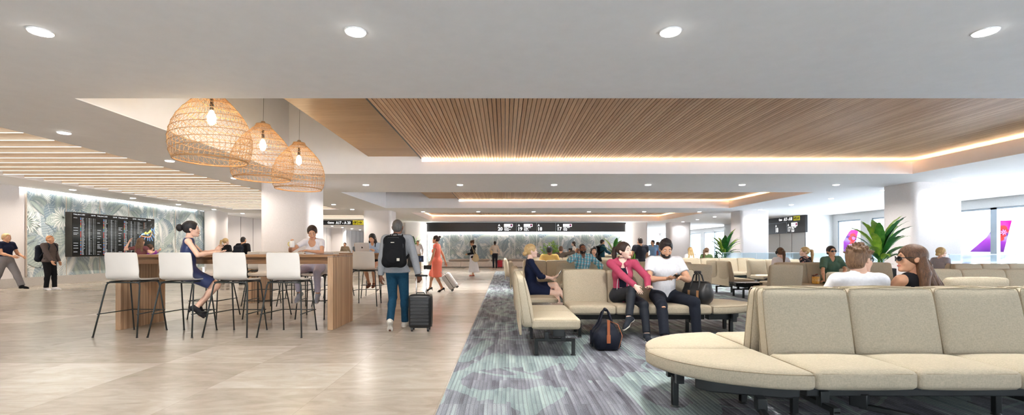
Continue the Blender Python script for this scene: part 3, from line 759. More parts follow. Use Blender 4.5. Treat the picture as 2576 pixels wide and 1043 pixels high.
def airliner(name_label, x, y, s, rz):
    """rear half of an airliner: fuselage, swept fin, tailplane, wing tip"""
    t = thing('airliner', name_label, 'airplane', (x,y,-3.9), rz, 'airliners on the apron')
    # local x runs aft; nose towards -x
    fin = MB(); P = [(-6.4*s,0),(-5.6*s,.5*s),(-2.2*s,4.6*s),(-.4*s,8.3*s),(.2*s,9.0*s),(2.5*s,9.0*s),(.9*s,0)]
    z0 = 3.6*s; n=len(P)
    for sg in (-1,1): fin.v += [(a,sg*.16*s*(1-b/(12*s)),z0+b) for a,b in P]
    fin.f = [tuple(range(n-1,-1,-1)), tuple(range(n,2*n))]+[(i,(i+1)%n,n+(i+1)%n,n+i) for i in range(n)]; fin.m=[0]*len(fin.f)
    o = fin.build('tail_fin', M_tail, t); o.data.transform(Matrix.Translation((0,0,-z0))); o.location=(0,0,z0)
    fl = MB()
    for k,(cx,cz,r) in enumerate(((.8,6.9,.85),(1.35,6.2,.6),(.2,5.7,.8),(.75,5.2,.75),(.45,4.2,.65),(.8,6.0,.8))):
        for sg in (-1,1):
            yo = sg*(.18*s)
            vs = [(cx*s+r*s*math.cos(2*PI*q/14), yo, z0+cz*s+r*s*.95*math.sin(2*PI*q/14)) for q in range(14)]
            fl.add(vs,[tuple(range(14))])
    fl.build('flower_emblem', M_flower, t)
    ce = MB()
    for q in range(7):
        a = 2*PI*q/7
        for sg in (-1,1): ce.add([(1.0*s+.6*s*math.cos(a)*k+.1*s*math.cos(a+1.57)*j, sg*.187*s, z0+5.9*s+.75*s*math.sin(a)*k+.1*s*math.sin(a+1.57)*j) for k,j in ((.2,-1),(1,-1),(1,1),(.2,1))],[(0,1,2,3)])
    ce.build('flower_centre', M_pur, t)
    fu = MB(); pts = [(-34*s,0,2.3*s),(-14*s,0,2.3*s),(-6*s,0,2.6*s),(0,0,3.2*s),(4.2*s,0,3.9*s)]
    fu.tube(pts,[2.0*s,2.0*s,1.75*s,1.1*s,.25*s],20); fu.build('fuselage', [M_fus], t, True)
    tp = MB()
    for sg in (-1,1): tp.add([(-2.5*s,sg*.8*s,3.2*s),(1.5*s,sg*.8*s,3.3*s),(3.6*s,sg*6.2*s,3.9*s),(2.0*s,sg*6.2*s,3.9*s),(-2.5*s,sg*.8*s,3.45*s),(1.5*s,sg*.8*s,3.4*s),(3.6*s,sg*6.2*s,4.0*s),(2.0*s,sg*6.2*s,4.0*s)],[(0,3,2,1),(4,5,6,7),(0,1,5,4),(1,2,6,5),(2,3,7,6),(3,0,4,7)])
    tp.build('tailplane', M_fus, t)
    return t
airliner('airliner with purple and pink flower tail outside the nearest big window', 140.0, 133.0, 1.06, -.75)
airliner('airliner with pink flower tail seen through the narrow far window', 130.5, 177.0, 1.0, -.6)
wl = MB(); wl.add([(0,0,0),(3.0,0,0),(4.6,.2,2.6),(4.0,.2,2.6),(0,.25,0),(3.0,.25,0),(4.6,.35,2.6),(4.0,.35,2.6)],[(0,3,2,1),(4,5,6,7),(0,1,5,4),(1,2,6,5),(2,3,7,6),(3,0,4,7)])
o = wl.build('winglet', plain('winglet_grey', srgb(176,190,202), .4), None); o.location=(86,82,-2.2); tag(o,'upturned grey aircraft wing tip before the purple tail outside','wing tip')

# glass balustrades
def balustrade(label, x0,y0,x1,y1,h=1.07):
    L = math.hypot(x1-x0,y1-y0); t = thing('glass_balustrade', label, 'railing', (x0,y0,0), math.atan2(y1-y0,x1-x0))
    n = max(1,round(L/1.5))
    for i in range(n): MB().box(i*L/n+.01,(i+1)*L/n-.01,-.008,.008,.06,h).build('glass_panel', M_rail, t)
    MB().box(0,L,-.02,.02,h,h+.02).build('top_rail', plain('pale_rail', srgb(214,222,228), .4, .3), t)
    MB().box(0,L,-.03,.03,0.0,.07).build('base_shoe', M_frame, t)
balustrade('glass balustrade behind the women with headphones and ponytail', 8.9,19.2,16.0,19.2)
balustrade('glass balustrade at the window-side pillar, before the airliner view', 11.65,12.3,17.5,12.3)

sun = bpy.data.lights.new('sun','SUN'); sun.energy = 36.0; sun.angle = .02; so = bpy.data.objects.new('sun', sun); COL.objects.link(so); so.rotation_euler = (math.radians(-12), math.radians(-14), 0)
# ------------------------------------------------------------------ rattan pendants
M_rat = plain('rattan_cane', srgb(186,144,98), .55, vary=.15, vscale=30)
M_bulb = emit('glowing_bulb', (1.0,.80,.48), 38)
M_cord = plain('pendant_cord_grey', srgb(150,148,146), .6)
PR = [(0,.885),(.04,.93),(.1,.965),(.2,.99),(.3,1.0),(.4,.975),(.5,.92),(.6,.84),(.7,.72),(.8,.56),(.88,.42),(.95,.28),(1.0,.22)]
def prof(t):
    for (a,ra),(b,rb) in zip(PR,PR[1:]):
        if a<=t<=b: return ra+(rb-ra)*(t-a)/(b-a)
    return PR[-1][1]
def make_pendant():
    t = thing('rattan_pendant_lamp','x','pendant lamp')
    R,H = .55,1.03; m = MB()
    def P(tt,a): r = R*prof(tt); return (r*math.cos(a), r*math.sin(a), H*tt)
    n = 46
    for d in (1,-1):
        for k in range(n):
            a0 = 2*PI*k/n; pts = []
            for i in range(19):
                tt = (i/18)**.92; pts.append(P(tt, a0+d*(1.15*tt+.1*math.sin(tt*14+ (0 if d>0 else 1.5)))))
            m.tube(pts, .0025, 4, cap=False)
    sh = m.build('lamp_shade', M_rat, t, True)
    m = MB()
    for k in range(3):                                   # three interleaved spirals
        pts = []
        for i in range(3*30+1):
            tt = i/(3*30); a = 2*PI*(k/3)+2*PI*3*tt; q = P(min(1,.02+tt*.93),a); pts.append((q[0]*1.008,q[1]*1.008,q[2]))
        m.tube(pts, .0052, 5, cap=True)
    for tt,rr in ((0,.009),(.012,.006),(.93,.006),(1.0,.010)):
        m.tube([P(tt,2*PI*i/48) for i in range(48)], rr, 6, closed=True)
    m.build('cane_band', M_rat, sh, True)
    m = MB(); m.lathe([(.125,1.02),(.125,1.045),(.05,1.06),(.03,1.10)],20).build('shade_cap', M_rat, t, True)
    MB().lathe([(.022,.93),(.026,.80),(.026,.76)],14).build('bulb_socket', plain('dark_socket', (.06,.05,.04), .4), t, True)
    MB().lathe([(.018,.76),(.045,.71),(.062,.65),(.055,.59),(.03,.55),(.004,.54)],18).build('bulb', M_bulb, t, True)
    MB().tube([(0,0,1.05),(.004,0,1.6),(0,0,2.86)],.0045,6).build('cord', M_cord, t)
    l = bpy.data.lights.new('glow','POINT'); l.energy = 14; l.color=(1,.82,.56); l.shadow_soft_size=.06
    lo = bpy.data.objects.new('glow', l); link(lo,t); lo.location=(0,0,.50)
    return t
pend = make_pendant(); km = kidmap()
for i,(Y,xp,z,lab) in enumerate(((7.05,531,2.535,'largest looking woven rattan pendant, nearest the viewer over the communal table'),(8.95,660,2.55,'woven rattan pendant lamp hanging between the two other pendants'),(10.55,751,2.565,'smallest looking rattan pendant, hanging farthest beside the pillar'))):
    o = pend if i==0 else copy_tree(pend,None,km); o.location=(px(xp,Y),Y,z); o.rotation_euler=(0.0,0.012,.3*i); o['label']=lab; o['group']='rattan pendant lamps'
    o.scale=(1.0,1.0,1.0)

# ------------------------------------------------------------------ communal tables
def make_table():
    t = thing('communal_table','x','table')
    L,D,H = 3.255,.93,1.126
    MB().box(0,L,0,D,H-.037,H).build('tabletop', M_woodT, t, bevel=.004)
    MB().box(L-.0005,L+.002,0.001,D-.001,H-.030,H-.026).box(L-.079,L,-.0015,.0,H-.030,H-.026).build('inlay_strip', plain('inlay_metal',(.5,.5,.5),.35,.6), t)
    MB().box(0.0,.08,0.004,D-.004,0,H-.037).build('end_panel', M_woodY, t, bevel=.003)
    MB().box(L-.08,L,0.004,D-.004,0,H-.037).build('end_panel', M_woodY, t, bevel=.003)
    MB().box(.08,L-.08,.05,.09,H-.138,H-.037).box(.08,L-.08,D-.09,D-.05,H-.138,H-.037).build('apron', M_woodT, t)
    return t
tb = make_table(); km = kidmap(); tb['label']='long walnut bar-height communal table nearest the viewer, under the pendants'; tb['group']='communal tables'; tb.location=(-5.825,7.02,0)
t2 = copy_tree(tb,None,km); t2.location=(-5.79,10.58,0); t2['label']='second walnut communal table, behind the nearest, with the open laptop'

# ------------------------------------------------------------------ bar stools
M_stl = plain('stool_black_tube', srgb(34,40,40), .35, vary=.04)
def make_stool():
    """faces +y: backrest towards -y; origin on the floor under the seat centre"""
    t = thing('bar_stool','x','bar stool')
    # shell: profile in (y,z), swept over x with soft side curl
    prof_ = [(.235,.742),(.225,.765),(.17,.776),(.05,.771),(-.08,.769),(-.15,.776),(-.19,.80),(-.212,.845),(-.222,.90),(-.230,.97),(-.238,1.04),(-.246,1.10),(-.252,1.146),(-.256,1.160)]
    def wid(i): return [.185,.205,.228,.234,.234,.234,.235,.236,.236,.235,.234,.232,.226,.214][i]
    nx = 14; vs = []
    for lay in (0,1):
        for i,(y,z) in enumerate(prof_):
            a,b = prof_[max(0,i-1)],prof_[min(len(prof_)-1,i+1)]; d = Vector((b[0]-a[0],b[1]-a[1])).normalized(); nrm = Vector((d.y,-d.x))   # away from the sitter
            for j in range(nx+1):
                s = -1+2*j/nx; x = wid(i)*(s if abs(s)<.999 else s); c = abs(s)**3
                back = min(1,max(0,(z-.80)/.1))
                yy_ = y+.030*c*back - .0; zz = z+.010*c*(1-back)
                if lay: yy_ += nrm.x*.012; zz += nrm.y*.012
                vs.append((x,yy_,zz))
    NP = len(prof_); fs = []; R = nx+1
    for lay in (0,1):
        for i in range(NP-1):
            for j in range(nx):
                a = lay*NP*R+i*R+j; q = (a,a+1,a+R+1,a+R); fs.append(q if lay==0 else q[::-1])
    def edge(l):
        for a,b in zip(l,l[1:]): fs.append((a,b,b+NP*R,a+NP*R))
    edge(list(range(R))); edge([(NP-1)*R+j for j in range(R)][::-1]); edge([i*R for i in range(NP)][::-1]); edge([i*R+nx for i in range(NP)])
    o = MB().add(vs,fs).build('seat_shell', M_shell, t, True, math.radians(60))
    o.data.validate(); bm = bmesh.new(); bm.from_mesh(o.data); bmesh.ops.recalc_face_normals(bm, faces=bm.faces); bm.to_mesh(o.data); bm.free()
    # frame
    zt = .745; r=.0105
    def bend(a,b,c,n=5,rad=.05):
        a,b,c=map(Vector,(a,b,c)); p=b+(a-b).normalized()*rad; q=b+(c-b).normalized()*rad
        return [p*(1-u)**2+b*2*u*(1-u)+q*u*u for u in [k/n for k in range(n+1)]]
    fb = {(-1,-1):(-.31,-.31,0),(1,-1):(.31,-.31,0),(-1,1):(-.25,.31,0),(1,1):(.25,.31,0)}
    tops = {(-1,-1):(-.235,-.17,zt),(1,-1):(.235,-.17,zt),(-1,1):(-.215,.20,zt),(1,1):(.215,.20,zt)}
    for k,f in fb.items():
        tp = tops[k]; inner = (tp[0]-.06*k[0],tp[1],zt)
        pts = [f]+[tuple(Vector(f).lerp(Vector(tp),.5))]+[tuple(p) for p in bend(f,tp,inner)]+[inner]
        MB().tube(pts, r, 8).build('leg', M_stl, t, True)
        if 0: pass
    m = MB(); m.tube([tops[(-1,-1)][:2]+(zt,), tops[(1,-1)][:2]+(zt,)], r, 8); m.tube([tops[(-1,1)],tops[(1,1)]], r, 8)
    for s in (-1,1): m.tube([(s*.20,-.17,zt+.008),(s*.20,.20,zt+.008)], r, 8)
    m.build('seat_frame', M_stl, t, True)
    m = MB(); q = .40
    P = {k:tuple(Vector(fb[k]).lerp(Vector(tops[k]), {1:.45,-1:.40}[k[1]])) for k in fb}
    P = {k:(v[0],v[1],.30 if k[1]<0 else .33) for k,v in P.items()}
    def at(k,z): f,tp=Vector(fb[k]),Vector(tops[k]); return tuple(f.lerp(tp,z/zt))
    A = {k:at(k,.315) for k in fb}
    for a,b in (((-1,1),(1,1)),((-1,-1),(-1,1)),((1,-1),(1,1))): 
        pa,pb = A[a],A[b]
        d = (Vector(pb)-Vector(pa)).normalized()*.025
        m.tube([tuple(Vector(pa)-d),tuple(Vector(pb)+d)],.0075,7)
    m.build('footrest', M_stl, t, True)
    m = MB(); 
    for k,f in fb.items(): m.lathe([(.013,0.0),(.013,.018)],10,(f[0],f[1],0))
    m.build('foot_cap', plain('stool_foot_plastic',(.03,.03,.03),.5), t, True)
    return t
stool = make_stool(); km = kidmap(); stool_first=[True]
def place_stool(x,y,rz,label,group):
    o = stool if stool_first[0] else copy_tree(stool,None,km); stool_first[0]=False
    o.location=(x,y,0); o.rotation_euler=(0,0,rz); o['label']=label; o['group']=group
G1='bar stools in front of the nearest communal table'
for x,l in ((-5.315,'white shell bar stool before the left end panel of the nearest table'),(-4.565,'white shell bar stool occupied by the woman in the blue dress'),(-3.815,'white shell bar stool between the blue dress woman and the stool by the end panel'),(-3.07,'white shell bar stool nearest the right end panel of the nearest table')):
    place_stool(x,6.72,-.03,l,G1)
G2='bar stools behind the nearest communal table'
for x,l in ((-5.22,'white bar stool facing the viewer behind the table, beside the woman in blue'),(-4.27,'white bar stool facing the viewer behind the middle of the nearest table'),(-3.36,'white bar stool under the reading woman in white')):
    place_stool(x,8.40,PI,l,G2)
G3='bar stools in front of the second communal table'
for x,l in ((-5.29,'distant white stool before the second table, seen beside the black-clad pair'),(-4.54,'distant white stool before the second table, seen under the pillar'),(-3.79,'distant white stool before the second table, behind the reading woman'),(-3.03,'white stool before the second table, beside the man in the grey hoodie')):
    place_stool(x,10.28,.02,l,G3)
G4='bar stools behind the second communal table'
for x,l in ((-5.2,'farthest white stool behind the second table, seen left of the pillar'),(-4.25,'farthest white stool behind the second table, seen below the pillar'),(-3.32,'farthest white stool, under the woman with the laptop')):
    place_stool(x,11.98,PI,l,G4)

# ------------------------------------------------------------------ lounge seating
PITCH,SD = .65,.54
vsS,fsS = rbox(PITCH-.006,SD,.115,.030,(0,.006,.022),10)
def seat_cushion(parent, M, wide=PITCH, detail=True):
    sc = Matrix.Diagonal((wide/PITCH,1,1,1))
    o = MB().add(vsS,fsS,0,M@sc).build('seat_cushion', M_seat, parent, True)
    if detail:
        m = MB(); w,d=(wide-.006)/2-.012,SD/2-.012
        P=[]
        for cx,cy,a0 in ((w-.03,-d+.03,-90),(w-.03,d-.03,0),(-w+.03,d-.03,90),(-w+.03,-d+.03,180)):
            for q in range(4): a=math.radians(a0+30*q); P.append((cx+.036*math.cos(a),cy+.036*math.sin(a)))
        for z in (.100,):
            m.tube([tuple(M@Vector((x,y,z))) for x,y in P],.0035,5,closed=True)
        m.build('piping', M_pipe, o, True)
    return o
def back_cushion(parent, M, w=PITCH, h=.56, th=.15, detail=True):
    vs,fs = rbox(w-.008,th,h,.045,(.004,.02,.010),10)
    vs = [(x*(1+.0*z),y*(1-.30*(z/h)**2)+.10*(z/h)*.9-.0,z) for x,y,z in vs]
    o = MB().add(vs,fs,0,M).build('back_cushion', M_seat, parent, True)
    if detail:
        m = MB(); W_=(w-.008)/2
        for s_ in (-1,1):
            pts=[(-W_*.995,0,.05),(-W_*1.0,0,h*.5),(-W_*1.0,0,h-.03),(-W_*.96,0,h+.001),(0,0,h+.011),(W_*.96,0,h+.001),(W_*1.0,0,h-.03),(W_*1.0,0,h*.5),(W_*.995,0,.05)]
            m.tube([tuple(M@Vector((x,y+s_*.048*(1-.25*(z/h))+.09*(z/h),z))) for x,y,z in pts],.0035,5)
        m.build('piping', M_pipe, o, True)
    return o
def leg_frame(parent, M, w=.5, h=.2):
    m = MB(); t=.022
    def bx(*a): m.box(*a, M=M)
    bx(-t,t,-w/2,w/2,h-.035,h); bx(-t,t,-w/2,-w/2+.04,.02,h-.02); bx(-t,t,w/2-.04,w/2,.02,h-.02)
    bx(-t*1.3,t*1.3,-.12,-.07,h-.03,h+.075); bx(-t*1.3,t*1.3,.07,.12,h-.03,h+.075)
    o = m.build('leg_frame', M_black, parent, bevel=.004)
    m = MB()
    for y in (-w/2+.02,w/2-.02):
        c = M@Vector((0,y,0)); m.lathe([(.036,.0),(.034,.010),(.016,.028),(.014,.04)],14,(c.x,c.y,0))
    m.build('glide_foot', M_black, o, True)
def sofa(label, x, y, rz, n, backs=True, rear=False, group='lounge seat rows', detail=False, ends=(), rear_n=None, table_after=None, backh=.56, skip=()):
    """row along local x, front at local y=0, seats face -y; rear=True mirrors a second row back to back"""
    t = thing('lounge_sofa', label, 'sofa', (x,y,0), rz, group)
    L = n*PITCH; bs = .015
    for i in range(n):
        cx = (i+.5)*PITCH
        if i not in skip: seat_cushion(t, Matrix.Translation((cx,SD/2,.325)), detail=detail)
        if backs: back_cushion(t, Matrix.Translation((cx,SD+.035,.345)), h=backh, detail=detail)
        if rear:
            R = Matrix.Translation((cx, 2*(SD+.175)-.0, 0)) @ Matrix.Rotation(PI,4,'Z')
            seat_cushion(t, R@Matrix.Translation((0,SD/2,.325)), detail=detail)
            back_cushion(t, R@Matrix.Translation((0,SD+.035,.345)), h=backh, detail=detail)
    if backs:
        m = MB(); m.box(.01,L-.01,SD+.11,SD+.135,.26,.86); m.build('back_panel', M_seat, t, bevel=.01)
    m = MB(); m.box(.05,L-.04,.17,.30,.235,.325); 
    if rear: m.box(.05,L-.04,1.13,1.26,.235,.325)
    m.build('beam', M_black, t, bevel=.006)
    k = max(2, 1+n//2); xs = [.16+(L-.32)*i/(k-1) for i in range(k)]
    for xx in xs:
        leg_frame(t, Matrix.Translation((xx,.27,0)), .46)
        if rear: leg_frame(t, Matrix.Translation((xx,1.16,0)), .46)
    return t
def wedge(parent, cx, cy, rx, ry, q, detail=True, z=.325):
    """quarter-disc seat; q picks the quadrant as a pair of signs"""
    n=18; P=[(0,0)]+[(rx*math.cos(PI/2*i/n)*q[0], ry*math.sin(PI/2*i/n)*q[1]) for i in range(n+1)]
    if q[0]*q[1]<0: P=P[::-1]
    # rounded extrusion
    m = MB(); c = Vector((rx*.42*q[0],ry*.42*q[1])); vs=[]; lv=[(0.0,.030),(.012,.008),(.03,0),(.08,0),(.100,.006),(.114,.026),(.122,.07),(.128,.16)]
    N=len(P)
    def inset(p,d):
        v=Vector(p)-c; return c+v*max(.05,(1-d/max(v.length,.05)))
    for zz,d in lv:
        for p in P: w=inset(p,d); vs.append((cx+w.x,cy+w.y,z+zz))
    fs=[]
    for i in range(len(lv)-1):
        for k in range(N): fs.append((i*N+k,i*N+(k+1)%N,(i+1)*N+(k+1)%N,(i+1)*N+k))
    fs.append(tuple(range(N-1,-1,-1))); fs.append(tuple((len(lv)-1)*N+k for k in range(N)))
    o = m.add(vs,fs).build('wedge_cushion', M_seat, parent, True, math.radians(60))
    if detail:
        MB().tube([(cx+inset(p,.004).x,cy+inset(p,.004).y,z+.098) for p in P],.0035,5,closed=True).build('piping', M_pipe, o, True)
    return o
# nearest double row with rounded end
t = sofa('double sided beige sofa row with rounded end, nearest the viewer', 1.94, 2.92, 0, 5, True, True, 'lounge sofas', True)
wedge(t, -.02,.70,.83,.72,(-1,-1)); wedge(t,-.02,.72,.80,.72,(-1,1))
m = MB(); m.prism([(-.62,.34),(-.55,.24),(-.12,-.02+.12),(-.02,.12),(-.02,.22),(-.14,.24),(-.50,.40)],.24,.325); m.build('end_beam', M_black, t, bevel=.01); m = MB(); m.prism([(-.62,1.08),(-.50,1.02),(-.02,1.2),(-.02,1.3),(-.12,1.3)],.24,.325); m.build('end_beam', M_black, t, bevel=.01)
for xx,yy_ in ((-.64,.66),(-.08,.74)): leg_frame(t, Matrix.Translation((xx,yy_,0)) , .05, .24)
for x0,y0,x1,y1 in ((-.28,.12,-.36,-.16),(.42,.2,.62,-.05)):
    m = MB(); M_=Matrix.Translation((x0,y0,0)) @ Matrix.Rotation(math.atan2(y1-y0,x1-x0),4,'Z'); L_=math.hypot(x1-x0,y1-y0)
    m.box(-.05,.05,-.03,.03,.16,.25,M=M_); m.box(0,L_,-.02,.02,.15,.185,M=M_); m.box(L_-.035,L_,-.02,.02,.0,.17,M=M_)
    m.build('foot_arm', M_black, t, bevel=.006)
# couple's row with rounded end on the right
t = sofa('beige sofa row on which the couple sits, with black duffel bag on its last seat', .866, 6.34, 0, 3, True, False, 'lounge sofas', True)
wedge(t, 1.97,.56,.74,.54,(1,-1)); wedge(t,1.97,.58,.70,.50,(1,1))
m = MB(); m.prism([(1.95,.14),(2.3,.18),(2.5,.4),(2.42,.45),(2.2,.30),(1.95,.26)],.235,.325); m.build('end_beam', M_black, t, bevel=.01)
for xx,yy_ in ((2.3,.22),(2.46,.75)): leg_frame(t, Matrix.Translation((xx,yy_,0)), .05, .24)
# side row that faces right, towards the couple
sofa('two seat beige sofa turned sideways in front of the black side table', .30+SD, 5.16, PI/2, 2, True, False, 'lounge sofas', True)
def side_table(label,x,y,w,d,h=.40,rz=0,white=False,group='side tables'):
    t = thing('side_table',label,'side table',(x,y,0),rz,group)
    MB().box(-w/2,w/2,-d/2,d/2,h-.025,h).build('table_top', plain('white_table_top',(.8,.78,.74),.4) if white else plain('black_table_top',srgb(30,26,25),.25), t, bevel=.004)
    MB().box(-w/2+.04,w/2-.04,-.05,.05,h-.11,h-.025).build('beam', M_black, t)
    leg_frame(t, Matrix.Rotation(PI/2,4,'Z')@Matrix.Translation((0,0,0)), min(w,.5), .26)
side_table('black side table between the sideways sofa and the blonde woman', .60, 6.86, .62,.60)
sofa('beige sofa seat of the blonde woman in navy', .30+SD, 7.30, PI/2, 2, True, False, 'lounge sofas', True)
# middle rows
sofa('beige sofa row facing the viewer, on which the man in the plaid shirt sits', 1.28, 10.70, 0, 5, True, True, 'lounge sofas')
sofa('beige sofa row behind the blonde woman in navy', .52, 12.5, 0, 4, True, True, 'lounge sofas')
sofa('beige sofa turned sideways at the far carpet edge', .28+SD, 11.2, PI/2, 2, True, False,'lounge sofas')
sofa('far beige sofa turned sideways nearest the leaf wall', .15+SD, 15.0, PI/2, 3, True, False,'lounge sofas')
sofa('beige sofa row before the man in the yellow shirt', .9, 17.2, 0, 6, True, True,'lounge sofas')
sofa('beige high backed sofa behind the black duffel bag', 4.20, 10.15, PI, 2, True, False,'lounge sofas')
sofa('beige sofa seen from behind beside the walkway between rows', 6.42, 12.0, PI/2, 2, True, False,'lounge sofas')
side_table('black side table beside the sofa seen from behind', 6.15,11.62,.95,.5)
sofa('pale lit beige sofa row in front of the far pillar plant', 5.0, 16.0, 0, 6, True, True,'lounge sofas')
sofa('beige sofa set at an angle behind the side table', 7.6, 13.75, .25, 3, True, False,'lounge sofas')
sofa('single beige sofa seen from behind in front of the drink glass', 5.90, 9.95, PI, 1, True, False,'lounge sofas')
sofa('beige sofa row on which the woman in green sits', 6.25, 10.1, 0, 4, True, True,'lounge sofas')
sofa('beige sofa row at the right edge beyond the long haired woman', 6.20, 6.40, 0, 4, True, True,'lounge sofas')
sofa('low beige sofa seen from behind next to the long haired woman', 5.34, 5.65, PI, 1, True, False,'lounge sofas')
sofa('beige sofa turned sideways beside the long haired woman', 5.05, 5.7, PI/2+.15, 1, True, False,'lounge sofas')
sofa('beige sofa row before the window wall balustrade', 9.3, 9.0, .12, 6, True, True,'lounge sofas')
sofa('far pale sofa row under the bright end windows', 3.6, 22.5, 0, 7, True, True,'lounge sofas')
sofa('far pale sofa row beside the man in the black t-shirt', 5.2, 26.5, 0, 6, True, True,'lounge sofas')
side_table('white side table beyond the man in the white shirt', 8.4,8.1,.9,.6,.44,0,True)
# ------------------------------------------------------------------ distance-field figures
def sd_caps(P, a, b, ra, rb):
    a=np.asarray(a,np.float32); b=np.asarray(b,np.float32); ab=b-a; L=float(ab@ab)+1e-9
    h=np.clip(((P-a)@ab)/L,0,1); d=P-a-h[...,None]*ab
    return np.sqrt((d*d).sum(-1))-(ra+(rb-ra)*h)
def sd_ell(P, c, r, R=None):
    q=P-np.asarray(c,np.float32)
    if R is not None: q=q@np.asarray(R,np.float32)
    r=np.asarray(r,np.float32); k0=np.sqrt(((q/r)**2).sum(-1)); k1=np.sqrt(((q/(r*r))**2).sum(-1))+1e-9
    return k0*(k0-1)/k1
def prim(P, p):
    if p[0]=='c': d=sd_caps(P,*p[1:5])
    else: d=sd_ell(P,*p[1:4])
    return d
def smin(a,b,k):
    h=np.clip(.5+.5*(b-a)/k,0,1); return b+(a-b)*h-k*h*(1-h)
def bounds(prims, pad):
    lo=np.full(3,1e9); hi=-lo
    for it in prims:
        p=it[0]
        if p[0]=='c':
            for q,r in ((p[1],p[3]),(p[2],p[4])): lo=np.minimum(lo,np.array(q)-r); hi=np.maximum(hi,np.array(q)+r)
        else:
            r=max(p[2]); lo=np.minimum(lo,np.array(p[1])-r); hi=np.maximum(hi,np.array(p[1])+r)
    return lo-pad,hi+pad
def nets(prims, h, subs=(), cuts=(), infl=0.0):
    """prims: (prim, k[, clip (pt, n)]) smooth union; subs: (prim, k) carved away; cuts: planes (pt, n) that remove the n side"""
    lo,hi=bounds(prims, 2.2*h+.03+infl)
    n=np.maximum(4,np.ceil((hi-lo)/h).astype(int)+1)
    ax=[(lo[i]+h*np.arange(n[i])).astype(np.float32) for i in range(3)]
    D=np.full(n,9.0,np.float32)
    for it in prims:
        p,k=it[0],max(it[1],1e-4)
        # evaluate only near the primitive
        l,u=bounds([it], .09+k+infl)
        s=[slice(max(0,int((l[i]-lo[i])/h)),min(n[i],int((u[i]-lo[i])/h)+2)) for i in range(3)]
        G=np.stack(np.meshgrid(ax[0][s[0]],ax[1][s[1]],ax[2][s[2]],indexing='ij'),-1)
        d=prim(G,p)-infl
        if len(it)>2 and it[2] is not None:
            for (pt,nn) in it[2]: d=np.maximum(d,(G-np.asarray(pt,np.float32))@np.asarray(nn,np.float32))
        sub=D[s[0],s[1],s[2]]; D[s[0],s[1],s[2]]=smin(sub,d,k)
    if subs or cuts:
        G=np.stack(np.meshgrid(*ax,indexing='ij'),-1)
        for p,k in subs: D=-smin(-D,prim(G,p),max(k,1e-4))
        for pt,nn in cuts: D=np.maximum(D,(G-np.asarray(pt,np.float32))@np.asarray(nn,np.float32))
    S=D<0; nx,ny,nz=[int(v) for v in n]
    c=[(i,j,k) for i in (0,1) for j in (0,1) for k in (0,1)]
    sh=lambda A,o:A[o[0]:nx-1+o[0],o[1]:ny-1+o[1],o[2]:nz-1+o[2]]
    cnt=sum(sh(S,o).astype(np.int8) for o in c); act=(cnt>0)&(cnt<8)
    I=np.argwhere(act)
    if len(I)==0: return np.zeros((0,3)),np.zeros((0,4),int)
    vals={o:D[I[:,0]+o[0],I[:,1]+o[1],I[:,2]+o[2]] for o in c}
    acc=np.zeros((len(I),3)); w=np.zeros(len(I))
    for a in c:
        for b in c:
            if sum(b)-sum(a)==1 and all(y>=x for x,y in zip(a,b)):
                va,vb=vals[a],vals[b]; m=(va<0)!=(vb<0); t=np.where(m,va/np.where(m,va-vb,1),0)
                p=np.array(a)+t[:,None]*(np.array(b)-np.array(a)); acc+=p*m[:,None]; w+=m
    V=lo+(I+acc/w[:,None])*h
    idx=np.full((nx-1,ny-1,nz-1),-1,int); idx[act]=np.arange(len(I))
    F=[]
    for axn in range(3):
        o=[0,0,0]; o[axn]=1
        A=S[:nx-o[0],:ny-o[1],:nz-o[2]]; B=S[o[0]:,o[1]:,o[2]:]
        E=np.argwhere(A!=B); b1,b2=[q for q in range(3) if q!=axn]
        E=E[(E[:,b1]>0)&(E[:,b2]>0)&(E[:,b1]<[nx,ny,nz][b1]-1)&(E[:,b2]<[nx,ny,nz][b2]-1)]
        q=[]
        for d1,d2 in ((-1,-1),(0,-1),(0,0),(-1,0)):
            e=E.copy(); e[:,b1]+=d1; e[:,b2]+=d2; q.append(idx[e[:,0],e[:,1],e[:,2]])
        Q=np.stack(q,1); ins=A[E[:,0],E[:,1],E[:,2]]
        flip=ins if axn!=1 else ~ins
        Q=np.where(flip[:,None],Q,Q[:,::-1]); F.append(Q[(Q>=0).all(1)])
    return V,np.concatenate(F)
def npmesh(name, parts, mats, parent):
    """parts: list of (V, F, material index)"""
    V=[];F=[];MI=[];b=0
    for v,f,mi in parts:
        if len(v)==0: continue
        V.append(v); F.append(f+b); MI.append(np.full(len(f),mi,np.int32)); b+=len(v)
    if not V: return None
    V=np.concatenate(V).astype(np.float32); F=np.concatenate(F).astype(np.int32); MI=np.concatenate(MI)
    me=bpy.data.meshes.new(name); me.vertices.add(len(V)); me.vertices.foreach_set('co',V.ravel())
    me.loops.add(F.size); me.loops.foreach_set('vertex_index',F.ravel()); me.polygons.add(len(F))
    me.polygons.foreach_set('loop_start',np.arange(0,F.size,4,dtype=np.int32)); me.polygons.foreach_set('loop_total',np.full(len(F),4,np.int32))
    setmats(me,mats); me.update(); me.validate(); 
    if len(me.polygons)==len(MI): me.polygons.foreach_set('material_index',MI)
    me.polygons.foreach_set('use_smooth',[True]*len(me.polygons)); me.update()
    o=bpy.data.objects.new(name,me); return link(o,parent)
def nv(v): v=np.asarray(v,float); return v/(np.linalg.norm(v)+1e-9)
def ik(S,T,l1,l2,pole):
    S=np.asarray(S,float);T=np.asarray(T,float); d=T-S; L=np.linalg.norm(d); mx=(l1+l2)*.998
    if L>mx: T=S+d/L*mx; d=T-S; L=mx
    L=max(L,abs(l1-l2)+.01,.02); u=nv(d); a=(l1*l1-l2*l2+L*L)/(2*L); hh=math.sqrt(max(0,l1*l1-a*a))
    p=np.asarray(pole,float); p=nv(p-u*(p@u)); return S+u*a+p*hh, T
